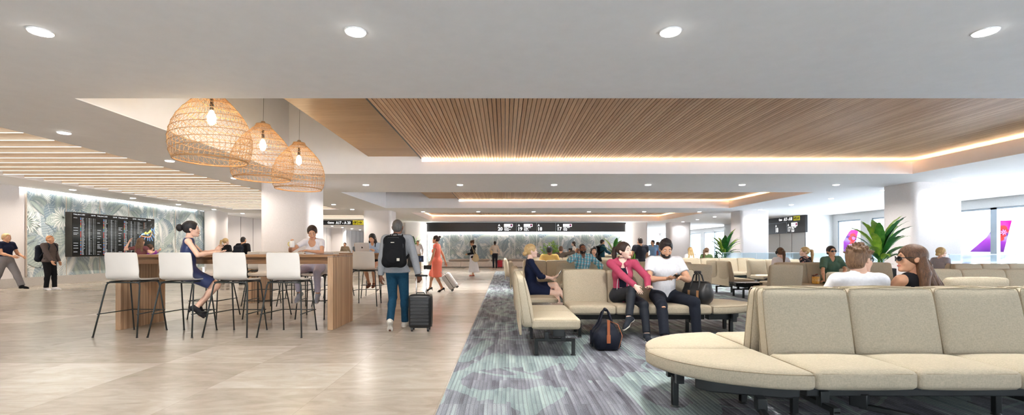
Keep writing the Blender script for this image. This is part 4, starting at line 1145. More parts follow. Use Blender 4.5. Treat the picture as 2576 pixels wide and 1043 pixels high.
def rotm(yaw=0,pitch=0,roll=0):
    """columns are right, forward, up after yaw (left +), pitch (up +), roll"""
    return np.array((Matrix.Rotation(yaw,3,'Z')@Matrix.Rotation(pitch,3,'X')@Matrix.Rotation(roll,3,'Y')))
SKIN={'light':srgb(232,190,166),'fair':srgb(238,204,186),'tan':srgb(212,162,130),'brown':srgb(128,84,62),'deep':srgb(112,74,56),'olive':srgb(206,158,128)}
HAIR={'chestnut':(srgb(48,31,22),srgb(116,82,56)),'black':(srgb(14,13,15),srgb(48,44,46)),'brown':(srgb(50,34,26),srgb(112,80,58)),'dark':(srgb(26,18,16),srgb(72,52,44)),'blonde':(srgb(160,124,74),srgb(232,206,154)),'lightbrown':(srgb(70,50,36),srgb(140,108,80)),'grey':(srgb(48,46,46),srgb(98,94,92)),'ginger':(srgb(150,96,60),srgb(214,160,112))}
def hand_prims(W, f, nrm, side, curl=.35, sc=1.0, spread=.12, thumb=.6):
    """W wrist, f finger direction, nrm back-of-hand normal, side +1 when the thumb lies towards cross(f, nrm)"""
    f=nv(f); nrm=nv(np.asarray(nrm)-f*(np.asarray(nrm)@f)); s=np.cross(f,nrm)*side; pr=[]
    A=lambda v:tuple(np.asarray(v,float))
    pc=W+f*.05*sc
    R=np.stack([s,f,nrm],1)
    pr.append((('e',A(pc),(.040*sc,.052*sc,.016*sc),R),.008))
    pr.append((('c',A(W-f*.01*sc),A(W+f*.04*sc),.025*sc,.022*sc),.012))
    for i,(o,l,r) in enumerate(((.030,.070,.0088),(.010,.080,.0092),(-.010,.074,.0088),(-.029,.058,.0078))):
        b=W+f*(.088-.006*abs(i-1))*sc+s*o*sc; d=nv(f+s*(o*spread*12)); c=curl*(1+.12*i); p=b
        L=[.46*l*sc,.31*l*sc,.25*l*sc]; ang=0
        for j,ll in enumerate(L):
            ang+=c*(.7 if j==0 else .9); dd=d*math.cos(ang)-nrm*math.sin(ang); q=p+dd*ll
            pr.append((('c',A(p),A(q),r*sc*(1-.07*j),r*sc*(.93-.07*j)),.003 if j or True else .006)); p=q
    b=W+f*.022*sc+s*.024*sc; d=nv(f*.65+s*thumb-nrm*.25); q=b+d*.042*sc; pr.append((('c',A(b),A(q),.0125*sc,.0105*sc),.008))
    d2=nv(f*.95+s*.22-nrm*.3); q2=q+d2*.030*sc; pr.append((('c',A(q),A(q2),.0102*sc,.0085*sc),.003))
    return pr
NPEOPLE=[0]
def person(label, x, y, yaw, H=1.72, fem=False, z0=0.0, pose='stand', skin_='light', hair='brown', style='short', top=None, bottom=None, shoe=None,
           lean=0.0, side=0.0, twist=0.0, headyaw=0.0, headpitch=0.0, headroll=0.0, hands=None, feet=None, pel=None, elb=None, knee=None, res=None, far=0, face=True,
           smile=0, beard=False, hip=None, lefth=None, righth=None, build=1.0, cat='person', group=None, shoes2=None, bald=False):
    """stands or sits facing local +y. hands/feet: {'L':(x,y,z),'R':...} targets in the local frame; lefth/righth: dict(f=, n=, curl=)"""
    t=thing('person',label,cat,(x,y,z0),yaw,group); s=H/1.75; NPEOPLE[0]+=1
    h=res or (.0105 if far==0 else .016 if far==1 else .024)
    hipw=(.095 if fem else .09)*s; shw=(.165 if fem else .192)*s*build**.5; k=.045*s
    pz_=pel if pel is not None else (.53*H if pose=='stand' else .535)
    py_=0.0
    P0=np.array([0,py_,pz_]); T=rotm(0,-lean,side); TT=rotm(twist,0,0); B=T@TT
    tu=T[:,2]; right=B[:,0]; fwd=B[:,1]
    N=P0+tu*(.292*H); SH={'L':N-right*shw-tu*.035*s,'R':N+right*shw-tu*.035*s}
    HR=B@rotm(headyaw,headpitch,headroll)
    hs=H/1.75*1.03; HC=N+nv(tu*.9+HR[:,1]*.22)*.125*s+HR[:,2]*.035*s
    la1,la2=.172*H,.150*H; ll1,ll2=.245*H,.235*H
    hands=hands or {}; feet=feet or {}; elb=elb or {}; knee=knee or {}
    J={}
    for sd,sg in (('L',-1),('R',1)):
        d=hands.get(sd,(sg*(shw+.09*s),.04,pz_-.03)); pole=elb.get(sd,(sg*.5,-1,-.2)); J['el'+sd],J['wr'+sd]=ik(SH[sd],d,la1,la2,pole)
        HP=P0+np.array([sg*hipw,0,-.01]); J['hip'+sd]=HP
        if pose=='stand': ft=feet.get(sd,(sg*.09,0,.075*s)); kp=knee.get(sd,(sg*.12,1,0))
        else: ft=feet.get(sd,(sg*.11,.46,.08)); kp=knee.get(sd,(sg*.1,1,.9))
        J['kn'+sd],J['an'+sd]=ik(HP,ft,ll1,ll2,kp)
    A=lambda v:tuple(np.asarray(v,float))
    bw=build
    # torso primitives along the trunk axis
    def tp(u,off=0,sx=0): return A(P0+tu*u*s+fwd*off*s+right*sx*s)
    if fem: TOR=[(('e',A(P0+np.array([0,-.01,.0])),(.168*s*bw,.118*s*bw,.115*s),T),k),(('e',tp(.15,.0),(.122*s*bw,.092*s*bw,.15*s),B),k),(('e',tp(.32,-.002),(.140*s*bw,.098*s*bw,.16*s),B),k),
                 (('e',tp(.315,.075,-.068),(.062*s,.055*s,.062*s),B),k*.6),(('e',tp(.315,.075,.068),(.062*s,.055*s,.062*s),B),k*.6)]
    else: TOR=[(('e',A(P0+np.array([0,-.01,.01])),(.160*s*bw,.120*s*bw,.115*s),T),k),(('e',tp(.15,.005),(.142*s*bw,.108*s*bw,.16*s),B),k),(('e',tp(.33,.0),(.172*s*bw,.115*s*bw,.165*s),B),k),
               (('e',tp(.36,.05,-.07),(.082*s,.065*s,.07*s),B),k*.8),(('e',tp(.36,.05,.07),(.082*s,.065*s,.07*s),B),k*.8)]
    SHD=[(('c',A(SH['L']+right*.03*s),A(SH['R']-right*.03*s),(.048 if fem else .062)*s,(.048 if fem else .062)*s),k),(('c',A(N-tu*.03*s-right*.05*s),A(N-tu*.03*s+right*.05*s),.058*s,.058*s),k)]
    nr=(.046 if fem else .058)*s
    NECK=[(('c',A(N-tu*.05*s),A(HC-HR[:,2]*.055*s-HR[:,1]*.02*s),nr*1.12,nr),.03*s)]
    ar=(.040,.036,.030,.022) if fem else (.051*bw,.044*bw,.037,.027)
    ARM={sd:[(('c',A(SH[sd]),A(J['el'+sd]),ar[0]*s,ar[1]*s),k*.8),(('c',A(J['el'+sd]),A(J['wr'+sd]),ar[2]*1.12*s,ar[3]*s),k*.3),(('e',A(J['el'+sd]*.72+J['wr'+sd]*.28),(ar[2]*1.22*s,)*3,None),k*.5)] for sd in 'LR'}
    lr=(.088*bw,.058,.050,.034) if fem else (.088*bw,.060,.053,.038)
    def legp(sd):
        hp,kn,an=J['hip'+sd],J['kn'+sd],J['an'+sd]; shn=nv(an-kn); back=nv(hp-kn); back=nv(back-shn*(back@shn)) if np.linalg.norm(back-shn*(back@shn))>.05 else -fwd
        back=back if (back@np.array([0,1,0]))<.3 or pose!='stand' else -back
        cb=kn+(an-kn)*.28+ (-fwd*.012 if pose=='stand' else back*.010)
        return [(('c',A(hp),A(kn),lr[0]*s,lr[1]*s),k),(('c',A(kn),A(an),lr[2]*s,lr[3]*s),k*.5),(('e',A(cb),(.052*s,.054*s,.085*s),rot_to(shn)),k*.6)]
    def rot_to(z):
        z=nv(z); a=np.array([1,0,0]) if abs(z[0])<.8 else np.array([0,1,0]); x_=nv(np.cross(a,z)); return np.stack([x_,np.cross(z,x_),z],1)
    LEG={sd:legp(sd) for sd in 'LR'}
    fd={}
    for sd in 'LR':
        v=feet.get(sd+'dir'); fd[sd]=nv(v) if v is not None else nv((.12*(1 if sd=='R' else -1),1,-.05 if pose=='stand' else 0))
    def footp(sd,inf=0):
        an=J['an'+sd]; d=fd[sd]; dn=nv(J['an'+sd]-J['kn'+sd]); dn=nv(dn-d*(dn@d)) if np.linalg.norm(dn-d*(dn@d))>.1 else np.array([0,0,-1.])
        hl=an-d*.035*s+dn*.040*s; bl=an+d*.115*s+dn*.048*s; to=an+d*.165*s+dn*.054*s
        return [(('c',A(an+dn*.01),A(hl),.034*s+inf,.030*s+inf),.03),(('c',A(an+dn*.012),A(bl),.034*s+inf,.026*s+inf),.03),(('c',A(bl),A(to),.030*s+inf,.022*s+inf),.03)],dn,hl
    hh=lambda *v:A(HC+HR@(np.array(v)*hs))
    e3=lambda a,b,c:(a*hs,b*hs,c*hs)
    jw=.055 if fem else .060
    HEAD=[(('e',hh(0,-.012,.028),e3(.074,.094,.086),HR),.02),(('e',hh(0,.028,-.030),e3(jw+.004,.066,.078),HR),.03),(('e',hh(0,.045,-.075),e3(jw*.72,.044,.036),HR),.02),
          (('c',hh(-.012,.080,-.096),hh(.012,.080,-.096),.015*hs,.015*hs),.02),
          (('c',hh(-.034,.068,.026),hh(.034,.068,.026),.018*hs,.018*hs),.015),(('e',hh(-.040,.062,-.028),e3(.022,.020,.024),HR),.02),(('e',hh(.040,.062,-.028),e3(.022,.020,.024),HR),.02),
          (('c',hh(0,.086,.014),hh(0,.104,-.024),.0070*hs,.0098*hs),.010),(('c',hh(-.010,.094,-.030),hh(.010,.094,-.030),.008*hs,.008*hs),.008),
          (('c',hh(-.020-.004*smile,.083,-.058+.004*smile),hh(0,.094,-.058),.006*hs,.0095*hs),.008),(('c',hh(0,.094,-.058),hh(.020+.004*smile,.083,-.058+.004*smile),.0095*hs,.006*hs),.008)]
    for e in (-1,1): HEAD.append((('e',hh(e*.077,-.006,-.006),e3(.010,.020,.031),HR),.008)); HEAD.append((('e',hh(e*.080,-.012,.004),e3(.009,.014,.016),HR),.006))
    HS=[(('e',hh(e*.031,.096,.006),e3(.017,.015,.0115),HR),.012) for e in (-1,1)]
    Ms=skin('skin_'+skin_,SKIN[skin_])
    # ---- body
    prims=TOR+SHD+NECK+ARM['L']+ARM['R']+LEG['L']+LEG['R']
    for sd in 'LR': prims=prims+footp(sd)[0]
    hp=[]
    sc_=(.88 if fem else 1.0)*s
    hd={'L':lefth or {},'R':righth or {}}
    HANDP={}
    for sd,sg in (('L',-1),('R',1)):
        o=hd[sd]; f=nv(J['wr'+sd]-J['el'+sd]) if o.get('f') is None else nv(o['f'])
        n_=o.get('n',(sg*1.0,-.15,.1)); th=sg*o.get('flip',1)
        cr=np.cross(f,nv(n_)); want=np.asarray(o.get('t',(0,1,.2)),float); side_=1 if cr@want>0 else -1
        HANDP[sd]=hand_prims(J['wr'+sd],f,n_,side_,o.get('curl',.35),sc_,o.get('spread',.1),o.get('thumb',.6))
    parts=[]
    hb=h
    parts.append((*nets(prims,hb),0))
    hh_=.0060 if far==0 else .0085 if far==1 else .014
    parts.append((*nets([(p[0],max(p[1],.003)) for p in HEAD],hh_ if far<2 else .013,subs=HS if far<2 else ()),0))
    for sd in 'LR':
        if o is not None: parts.append((*nets(HANDP[sd],{0:.0042,1:.0075,2:.0105}[far]),0))
    body=npmesh('body',parts,[Ms],t)
    # ---- face
    if face:
        tiny=.0028 if far==0 else .0045
        if far<2:
            v=[(('e',hh(e*.031,.0745,.006),e3(.0125,.0125,.0078),HR),.001) for e in (-1,1)]
            if headpitch>-.45: npmesh('eyes',[(*nets(v,tiny),0)],[plain('eye_white',srgb(228,222,216),.25)],body)
            v=[(('e',hh(e*.031,.0850,.006+(.0 if headpitch>-.2 else -.0035)),e3(.0064,.0038,.0064),HR),.001) for e in (-1,1)]
            if headpitch>-.45: npmesh('iris',[(*nets(v,tiny*.7),0)],[plain('iris_dark',srgb(48,32,26),.2)],body)
            v=[(('c',hh(e*.015,.0895,.0345),hh(e*.032,.088,.0375),.0028*hs,.0032*hs),.002) for e in (-1,1)]+[(('c',hh(e*.032,.088,.0365),hh(e*.048,.075,.030),.0032*hs,.0018*hs),.002) for e in (-1,1)]
            if fem: v+=[(('c',hh(e*.019,.0885,.0125),hh(e*.044,.0805,.0125),.0020*hs,.0020*hs),.001) for e in (-1,1)]
            npmesh('eyebrows',[(*nets(v,tiny),0)],[hairmat('hair_'+hair if not bald else 'hair_dark',*HAIR[hair])],body)
        v=[(('c',hh(-.021-.006*smile,.087-.004*smile,-.058+.006*smile),hh(0,.0985,-.0580),.0050*hs,.0080*hs),.004),(('c',hh(0,.0985,-.0580),hh(.021+.006*smile,.087-.004*smile,-.058+.006*smile),.0080*hs,.0050*hs),.004)]
        lipc=srgb(188,104,98) if fem else tuple(c*.72 for c in SKIN[skin_])
        if far<2: npmesh('lips',[(*nets(v,.003 if far==0 else .005),0)],[plain('lips_'+('f' if fem else skin_),lipc,.4)],body)
        if smile and far<2: npmesh('teeth',[(*nets([(('c',hh(-.014,.1030,-.0560),hh(.014,.1030,-.0560),.0040*hs,.0040*hs),.001)],.003),0)],[plain('teeth',(.85,.83,.8),.3)],body)
        if beard:
            v=[(('e',hh(0,.029,-.050),e3(jw+.0062,.068,.070),HR),.01),(('e',hh(0,.050,-.082),e3(jw*.72+.006,.052,.037),HR),.01),(('c',hh(-.022,.090,-.044),hh(.022,.090,-.044),.006*hs,.006*hs),.006)]
            npmesh('beard',[(*nets(v,.005,subs=[(('e',hh(0,.10,-.060),e3(.024,.03,.009),HR),.004),(('e',hh(0,.085,-.004),e3(.052,.085,.050),HR),.004)],cuts=[(A(HC+HR@(np.array([0,0,-.012])*hs)),A(HR[:,2])),(A(HC+HR@(np.array([0,-.018,0])*hs)),A(-HR[:,1]))]),0)],[hairmat('beard_'+hair,tuple(c*1.1 for c in HAIR[hair][0]),tuple(c*.8 for c in HAIR[hair][1]),.8)],body)
    # ---- hair
    if style:
        th_=.010 if style=='short' or style=='buzz' else .015
        if style=='buzz': th_=.004
        v=[(('e',hh(0,-.014,.030),e3(.074+th_,.094+th_,.086+th_),HR),.02)]
        subs=[(('e',hh(0,.098,-.018),e3(.076 if fem else .080,.068,.100),HR),.012)]; v2=[]
        cuts=[]
        if style in('short','buzz','quiff'):
            v=[(('e',hh(0,-.014,.030),e3(.074+th_,.094+th_,.086+th_),HR),.02),(('e',hh(0,-.05,-.02),e3(.064+th_,.056+th_,.06+th_*.5),HR),.02)]
            subs+= [(('e',hh(e*.09,.03,-.055),e3(.045,.075,.050),HR),.008) for e in (-1,1)]+[(('e',hh(0,-.03,-.125),e3(.12,.14,.055),HR),.01)]
        if style=='quiff':
            v+=[(('e',hh(0,.052,.106),e3(.052,.040,.022),HR),.02),(('e',hh(0,-.01,.110),e3(.060,.066,.022),HR),.02)]
        if style=='quiff':
            rr_=random.Random(5)
            for i in range(70):
                a=rr_.uniform(0,2*PI); b=rr_.uniform(.0,1.0); q=np.array([math.cos(a)*math.sin(b)*.074,math.sin(a)*math.sin(b)*.094-.0,math.cos(b)*.098+.032]); d=np.array([rr_.uniform(-.008,.012),rr_.uniform(-.026,-.008),rr_.uniform(.004,.014)])
                v.append((('c',hh(*q),hh(*(q+d)),.012*hs,.005*hs),.006))
        if style=='messy':
            rr_=random.Random(4); v=[(('e',hh(0,-.014,.034),e3(.090,.108,.104),HR),.02),(('e',hh(0,-.050,-.025),e3(.074,.066,.070),HR),.02)]
            for i in range(90):
                a=rr_.uniform(0,2*PI); b=rr_.uniform(.1,1.35); q=np.array([math.cos(a)*math.sin(b)*.080,math.sin(a)*math.sin(b)*.100-.014,math.cos(b)*.094+.03]); d=q-np.array([0,-.01,.0]); d=nv(d)*.026+np.array([rr_.uniform(-.016,.016),rr_.uniform(-.03,.0),rr_.uniform(-.008,.01)])
                v.append((('c',hh(*q),hh(*(q+d)),.015*hs,.0055*hs),.010))
            subs+= [(('e',hh(e*.09,.03,-.055),e3(.045,.075,.050),HR),.008) for e in (-1,1)]+[(('e',hh(0,-.03,-.135),e3(.12,.14,.055),HR),.01)]
        if style in('bun','lowbun','pony','long','longback'):
            subs=[(('e',hh(0,.102,-.020),e3(.074,.072,.104),HR),.010)]+[(('e',hh(e*.085,.030,-.068),e3(.035,.066,.072),HR),.01) for e in (-1,1)]+[(('e',hh(0,-.03,-.135),e3(.1,.13,.070),HR),.01)]
        if style=='bun': v2+=[(('e',hh(0,-.115,.085),e3(.034,.034,.034),HR),.008)]
        if style=='bigbun': 
            subs=[(('e',hh(0,.102,-.020),e3(.074,.072,.104),HR),.010)]+[(('e',hh(e*.085,.030,-.068),e3(.035,.066,.072),HR),.01) for e in (-1,1)]+[(('e',hh(0,-.03,-.135),e3(.1,.13,.070),HR),.01)]
            v2+=[(('e',hh(0,-.148,.020),e3(.052,.045,.056),HR),.006)]
        if style=='lowbun': v2+=[(('e',hh(0,-.116,-.040),e3(.042,.036,.038),HR),.01),(('e',hh(0,-.085,-.02),e3(.050,.040,.040),HR),.02)]
        if style=='pony':
            q=[hh(0,-.108,.045),A(np.array(hh(0,-.165,.02))),A(np.array(hh(0,-.175,-.06))-tu*0),A(np.array(hh(0,-.170,-.16)))]
            q=[np.array(z_) for z_ in q]; q.append(q[-1]+np.array([0,0,-.20*hs]))
            rs=[.022,.034,.036,.028,.010]
            for i in range(4): v2.append((('c',A(q[i]),A(q[i+1]),rs[i]*hs,rs[i+1]*hs),.012))
        if style in('long','longback'):
            dn=np.array([0,0,-1.])
            b0=np.array(hh(0,-.060,-.03)); 
            for e,w_ in ((-1,1),(0,1.15),(1,1)):
                a0=np.array(hh(e*.045,-.050,.0)); a1=a0+np.array(HR[:,0]*e*.02*hs)+dn*.13*hs-fwd*.02*hs; a2=a1+dn*.15*hs-fwd*.015*hs+right*e*.015; a3=a2+dn*.06*hs
                v2+=[(('c',A(a0),A(a1),.042*hs*w_,.044*hs),.02),(('c',A(a1),A(a2),.044*hs,.034*hs),.02),(('c',A(a2),A(a3),.034*hs,.014*hs),.02)]
            if style=='long':
                for e in (-1,1):
                    a0=np.array(hh(e*.070,.005,-.01)); a1=np.array(hh(e*.078,.012,-.09)); a2=a1+dn*.13*hs+fwd*.035*hs
                    v2+=[(('c',A(a0),A(a1),.018*hs,.026*hs),.02),(('c',A(a1),A(a2),.026*hs,.012*hs),.02)]
            subs=[(('e',hh(0,.104,-.034),e3(.068,.078,.100),HR),.012)]
        npmesh('hair',[(*nets(v,.0060 if far==0 else .009 if far==1 else .014,subs=subs),0)]+([(*nets(v2,.0060 if far==0 else .009 if far==1 else .014),0)] if v2 else []),[hairmat('hair_'+hair,*HAIR[hair])],t)
    # ---- garments
    J.update(N=N,P=P0,tu=tu,right=right,fwd=fwd,HC=HC,HR=HR,SH=SH,hh=hh,s=s,hs=hs,B=B)
    def lerp(a,b,f): return a+(b-a)*f
    def sleeves(f_up,f_lo,inf):
        out=[]
        for sd in 'LR':
            S_,E_,W_=SH[sd],J['el'+sd],J['wr'+sd]
            if f_up<=0: continue
            end=lerp(S_,E_,f_up); d=nv(E_-S_)
            out.append((('c',A(S_),A(lerp(S_,E_,min(1,f_up+.15)) if f_up<1 else E_),ar[0]*s+inf,(ar[0]+(ar[1]-ar[0])*f_up)*s+inf),k*.8,None if f_up>=1 else [(A(end),A(d))]))
            if f_lo>0:
                d2=nv(W_-E_); e2=lerp(E_,W_,f_lo); out.append((('c',A(E_),A(lerp(E_,W_,min(1.04,f_lo+.1))),ar[1]*s+inf,ar[3]*s+inf*1.1),k*.4,[(A(e2),A(d2))]))
        return out
    extra=[]
    if top:
        kind,mt=top[0],top[1]; op=top[2] if len(top)>2 else {}
        inf=op.get('inf',{'tee':.014,'tank':.008,'shirt':.016,'hoodie':.018,'jacket':.018,'fitted':.008,'dress':.010}[kind])*s
        up,lo_={'tee':(.55,0),'tank':(0,0),'shirt':(1,.97),'hoodie':(1,.98),'jacket':(1,.97),'fitted':(.5,0),'dress':(op.get('sl',.0),0)}[kind]
        up=op.get('up',up); lo_=op.get('lo',lo_)
        body_p=[(p[0],p[1]) for p in TOR]+([SHD[0]] if kind not in('tank',) and not op.get('narrow') else [(('c',A(SH['L']+right*.075*s),A(SH['R']-right*.075*s),.050*s,.050*s),k)])+[(SHD[1][0],SHD[1][1])]
        hem=op.get('hem',-.04)
        # inflate by hand so that sleeves keep their own looseness
        P_=[]
        for it in body_p:
            p=it[0]
            if p[0]=='c': P_.append((('c',p[1],p[2],p[3]+inf,p[4]+inf),it[1]))
            else: P_.append((('e',p[1],tuple(r+inf for r in p[2]),p[3]),it[1]))
        P_+=sleeves(up,lo_,inf*op.get('sinf',1.0)+.003)
        if pose=='stand' and kind!='tank': P_.insert(len(body_p),(('c',A(P0-right*.085*s+tu*hem*s),A(P0+right*.085*s+tu*hem*s),.100*s+inf,.100*s+inf),k)); body_p=body_p+[None]
        cuts=[]; subs=[]
        if kind=='dress' or op.get('skirt'):
            f=op.get('len',.8)
            if pose=='stand':
                P_.append((('c',A(P0+np.array([0,0,0])),A(P0+np.array([0,op.get('sy',.0),-.245*H*f*2*.5-.02])),.150*s,op.get('flare',.155)*s),.06)); zc=pz_-.245*H*f-.04
                hc=[((0,0,zc),(0,0,-1))]; P_[-1]=P_[-1]+(hc,)
                for sd in 'LR': P_.append((('c',A(J['hip'+sd]),A(J['kn'+sd]),lr[0]*s+inf+.012,lr[1]*s+inf+.022),.05,hc))
            else:
                for sd in 'LR':
                    kn=J['kn'+sd]; hp_=J['hip'+sd]; e=lerp(hp_,kn,f); P_.append((('c',A(hp_),A(lerp(hp_,kn,f+.1)),lr[0]*s+inf+.006,lr[1]*s+inf+.016),.09,[(A(e),A(nv(kn-hp_)))]))
        else:
            hp_=P0+tu*hem*s
            if pose=='stand': hc=[(A(hp_),A(-tu))]; P_=[(it[0],it[1],hc) if i_<len(body_p) else it for i_,it in enumerate(P_)]
            else:
                hc=[(A(P0+np.array([0,0,hem*s-.045])),(0,0,-1))]; P_=[(it[0],it[1],hc) if i_<len(body_p)-2 else it for i_,it in enumerate(P_)]
        vn=op.get('neck','crew')
        nf=N+fwd*.06*s
        if vn=='crew': subs=[(('c',A(N-tu*.0),A(HC),.066*s if not fem else .062*s,.06*s),.012)]
        elif vn=='scoop': subs=[(('e',A(N-tu*.035*s+fwd*.085*s),(.078*s,.055*s,.085*s),B),.012),(('c',A(N),A(HC),.066*s,.06*s),.01)]
        elif vn=='v': subs=[(('c',A(N+tu*.01*s+fwd*.05*s),A(N-tu*.12*s+fwd*.125*s),.062*s,.006*s),.012),(('c',A(N),A(HC),.064*s,.06*s),.01)]
        elif vn=='boat': subs=[(('c',A(N-right*.07*s+tu*.038*s+fwd*.0),A(N+right*.07*s+tu*.038*s),.042*s,.042*s),.012),(('c',A(N),A(HC),.06*s,.06*s),.01)]
        elif vn=='collar': P_.append((('c',A(N-tu*.02*s),A(N+tu*.032*s+fwd*.004),.072*s,.062*s),.008)); subs=[(('c',A(N+tu*.02*s+fwd*.02*s),A(N-tu*.06*s+fwd*.135*s),.050*s,.012*s),.010),(('c',A(N-tu*.02),A(HC+0*tu),.052*s,.05*s),.004)]
        elif vn=='hood':
            P_+=[(('c',A(N-right*.075*s+tu*.012*s-fwd*.02*s),A(N-fwd*.105*s+tu*-.01*s),.040*s,.046*s),.015),(('c',A(N+right*.075*s+tu*.012*s-fwd*.02*s),A(N-fwd*.105*s+tu*-.01*s),.040*s,.046*s),.015),(('c',A(N-right*.07*s+tu*.008*s),A(N-right*.035*s-tu*.05*s+fwd*.085*s),.030*s,.022*s),.012),(('c',A(N+right*.07*s+tu*.008*s),A(N+right*.035*s-tu*.05*s+fwd*.085*s),.030*s,.022*s),.012),(('c',A(N-fwd*.09*s-tu*.0*s),A(N-fwd*.10*s-tu*.07*s),.060*s,.03*s),.02)]
            subs=[(('c',A(N+tu*.02*s+fwd*.02*s),A(HC),.058*s,.075*s),.012)]
        extra=[]
        if op.get('open'):            # an open front shows what is worn below
            subs.append((('e',A(P0+tu*.26*s+fwd*.17*s),(.058*s,.13*s,.34*s),B),.02))
            SL=sleeves(up,lo_,inf*op.get('sinf',1.0)+.003); P_=P_[:len(body_p)]+P_[len(body_p)+len(SL):]
            extra=[(*nets([(('c',A(SH['L']),A(SH['L']+right*.03),.05*s+inf,.05*s+inf),k),(('c',A(SH['R']),A(SH['R']-right*.03),.05*s+inf,.05*s+inf),k)]+SL,h),0)]
        o=npmesh(op.get('name',{'tee':'t_shirt','tank':'top','shirt':'shirt','hoodie':'hooded_jacket','jacket':'jacket','fitted':'top','dress':'dress'}[kind]),[(*nets(P_,h,subs=subs,cuts=cuts),0)]+(extra if extra else []),[mt],t)
    if len(top or ())>3:              # inner top
        inf=.006*s; P_=[((it[0][0],it[0][1],tuple(r+inf for r in it[0][2]),it[0][3]),it[1]) for it in TOR]+[(('c',A(SH['L']+right*.06*s),A(SH['R']-right*.06*s),.052*s,.052*s),k)]
        npmesh('t_shirt',[(*nets(P_,h,subs=[(('e',A(N-tu*.02*s+fwd*.075*s),(.068*s,.055*s,.07*s),B),.012),(('c',A(N),A(HC),.062*s,.06*s),.01)],cuts=[(A(P0+np.array([0,0,-.03])),(0,0,-1))] ),0)],[top[3]],t)
    if bottom:
        kind,mt=bottom[0],bottom[1]; op=bottom[2] if len(bottom)>2 else {}
        inf=op.get('inf',.012)*s; wc=[(A(P0+tu*op.get('waist',.12)*s),A(tu))]; P_=[(('e',A(P0+np.array([0,-.01,.0])),((.166 if fem else .162)*s*bw+inf,.120*s*bw+inf,.118*s),T),k,wc),(('e',A(P0+tu*.08*s),(.14*s*bw+inf,.105*s*bw+inf,.10*s),T),k,wc)]
        for sd in 'LR':
            hp_,kn,an=J['hip'+sd],J['kn'+sd],J['an'+sd]
            if kind=='skirt': pass
            else:
                fl=op.get('len',2.0); lo2=op.get('ankle',.010)
                if fl<=1: P_.append((('c',A(hp_),A(lerp(hp_,kn,fl+.05)),lr[0]*s+inf,lr[1]*s+inf*1.6),k,[(A(lerp(hp_,kn,fl)),A(nv(kn-hp_)))]))
                else:
                    ee=lerp(kn,an,fl-1-.02)
                    P_+=[(('c',A(hp_),A(kn),lr[0]*s+inf,lr[1]*s+inf),k),(('c',A(kn),A(an),lr[2]*s+inf,lr[3]*s+inf+lo2),k*.5,[(A(ee),A(nv(an-kn)))]),((LEG[sd][2][0][0],LEG[sd][2][0][1],tuple(r+inf for r in LEG[sd][2][0][2]),LEG[sd][2][0][3]),k*.6)]
        cuts=[]
        if kind=='skirt':
            f=op.get('len',1.6)
            P_.append((('c',A(P0),A(P0+np.array([0,op.get('sy',0),-.26*H*f])),.150*s,op.get('flare',.24)*s),.05,[((0,0,pz_-.26*H*f),(0,0,-1)),wc[0]]))
        npmesh(op.get('name',{'trousers':'trousers','jeans':'jeans','leggings':'leggings','skirt':'skirt','shorts':'shorts'}.get(kind,'trousers')),[(*nets(P_,h,subs=op.get('subs',()),cuts=cuts),0)],[mt],t)
    if shoe:
        kind,mt=shoe[0],shoe[1]
        for sd in 'LR':
            fp,dn,hl=footp(sd,.008 if kind!='heel' else .003); d=fd[sd]; an=J['an'+sd]
            cut=[(A(an+dn*(.072*s)),A(dn))]
            if kind in('heel','flat'): subs=[(('e',A(an+d*.045*s-dn*.012*s),(.050*s,.075*s,.048*s),np.stack([np.cross(d,dn),d,dn],1)),.004)]
            else: subs=[]; fp=fp+[(('c',A(an-dn*.012*s),A(an+dn*.02*s),.040*s,.040*s),.01,[(A(an-dn*.012),A(-dn))])]
            so=npmesh('shoe',[(*nets(fp,.007 if far<2 else .014,subs=subs,cuts=cut),0)],[mt],t)
            if kind=='heel':
                m=MB(); q=hl+dn*.020*s; m.tube([A(q),A(q+dn*.068*s-d*.0)],[.011*s,.0045*s],8); m.build('heel',mt,so,True)
            elif kind=='block':
                m=MB(); q=hl+dn*.020*s; m.tube([A(q),A(q+dn*.050*s)],[.022*s,.019*s],10); m.build('heel',mt,so,True)
            elif far<2:
                ms=shoes2 or plain('white_rubber_sole',srgb(226,222,214),.6)
                sp=[((p[0][0],p[0][1],p[0][2],p[0][3]+.004,p[0][4]+.004),p[1]) for p in fp[:3]]
                npmesh('sole',[(*nets(sp,.007,cuts=[(A(an+dn*.078*s),A(dn)),(A(an+dn*.056*s),A(-dn))]),0)],[ms],so)
    t['_']=0; del t['_']
    return t,J
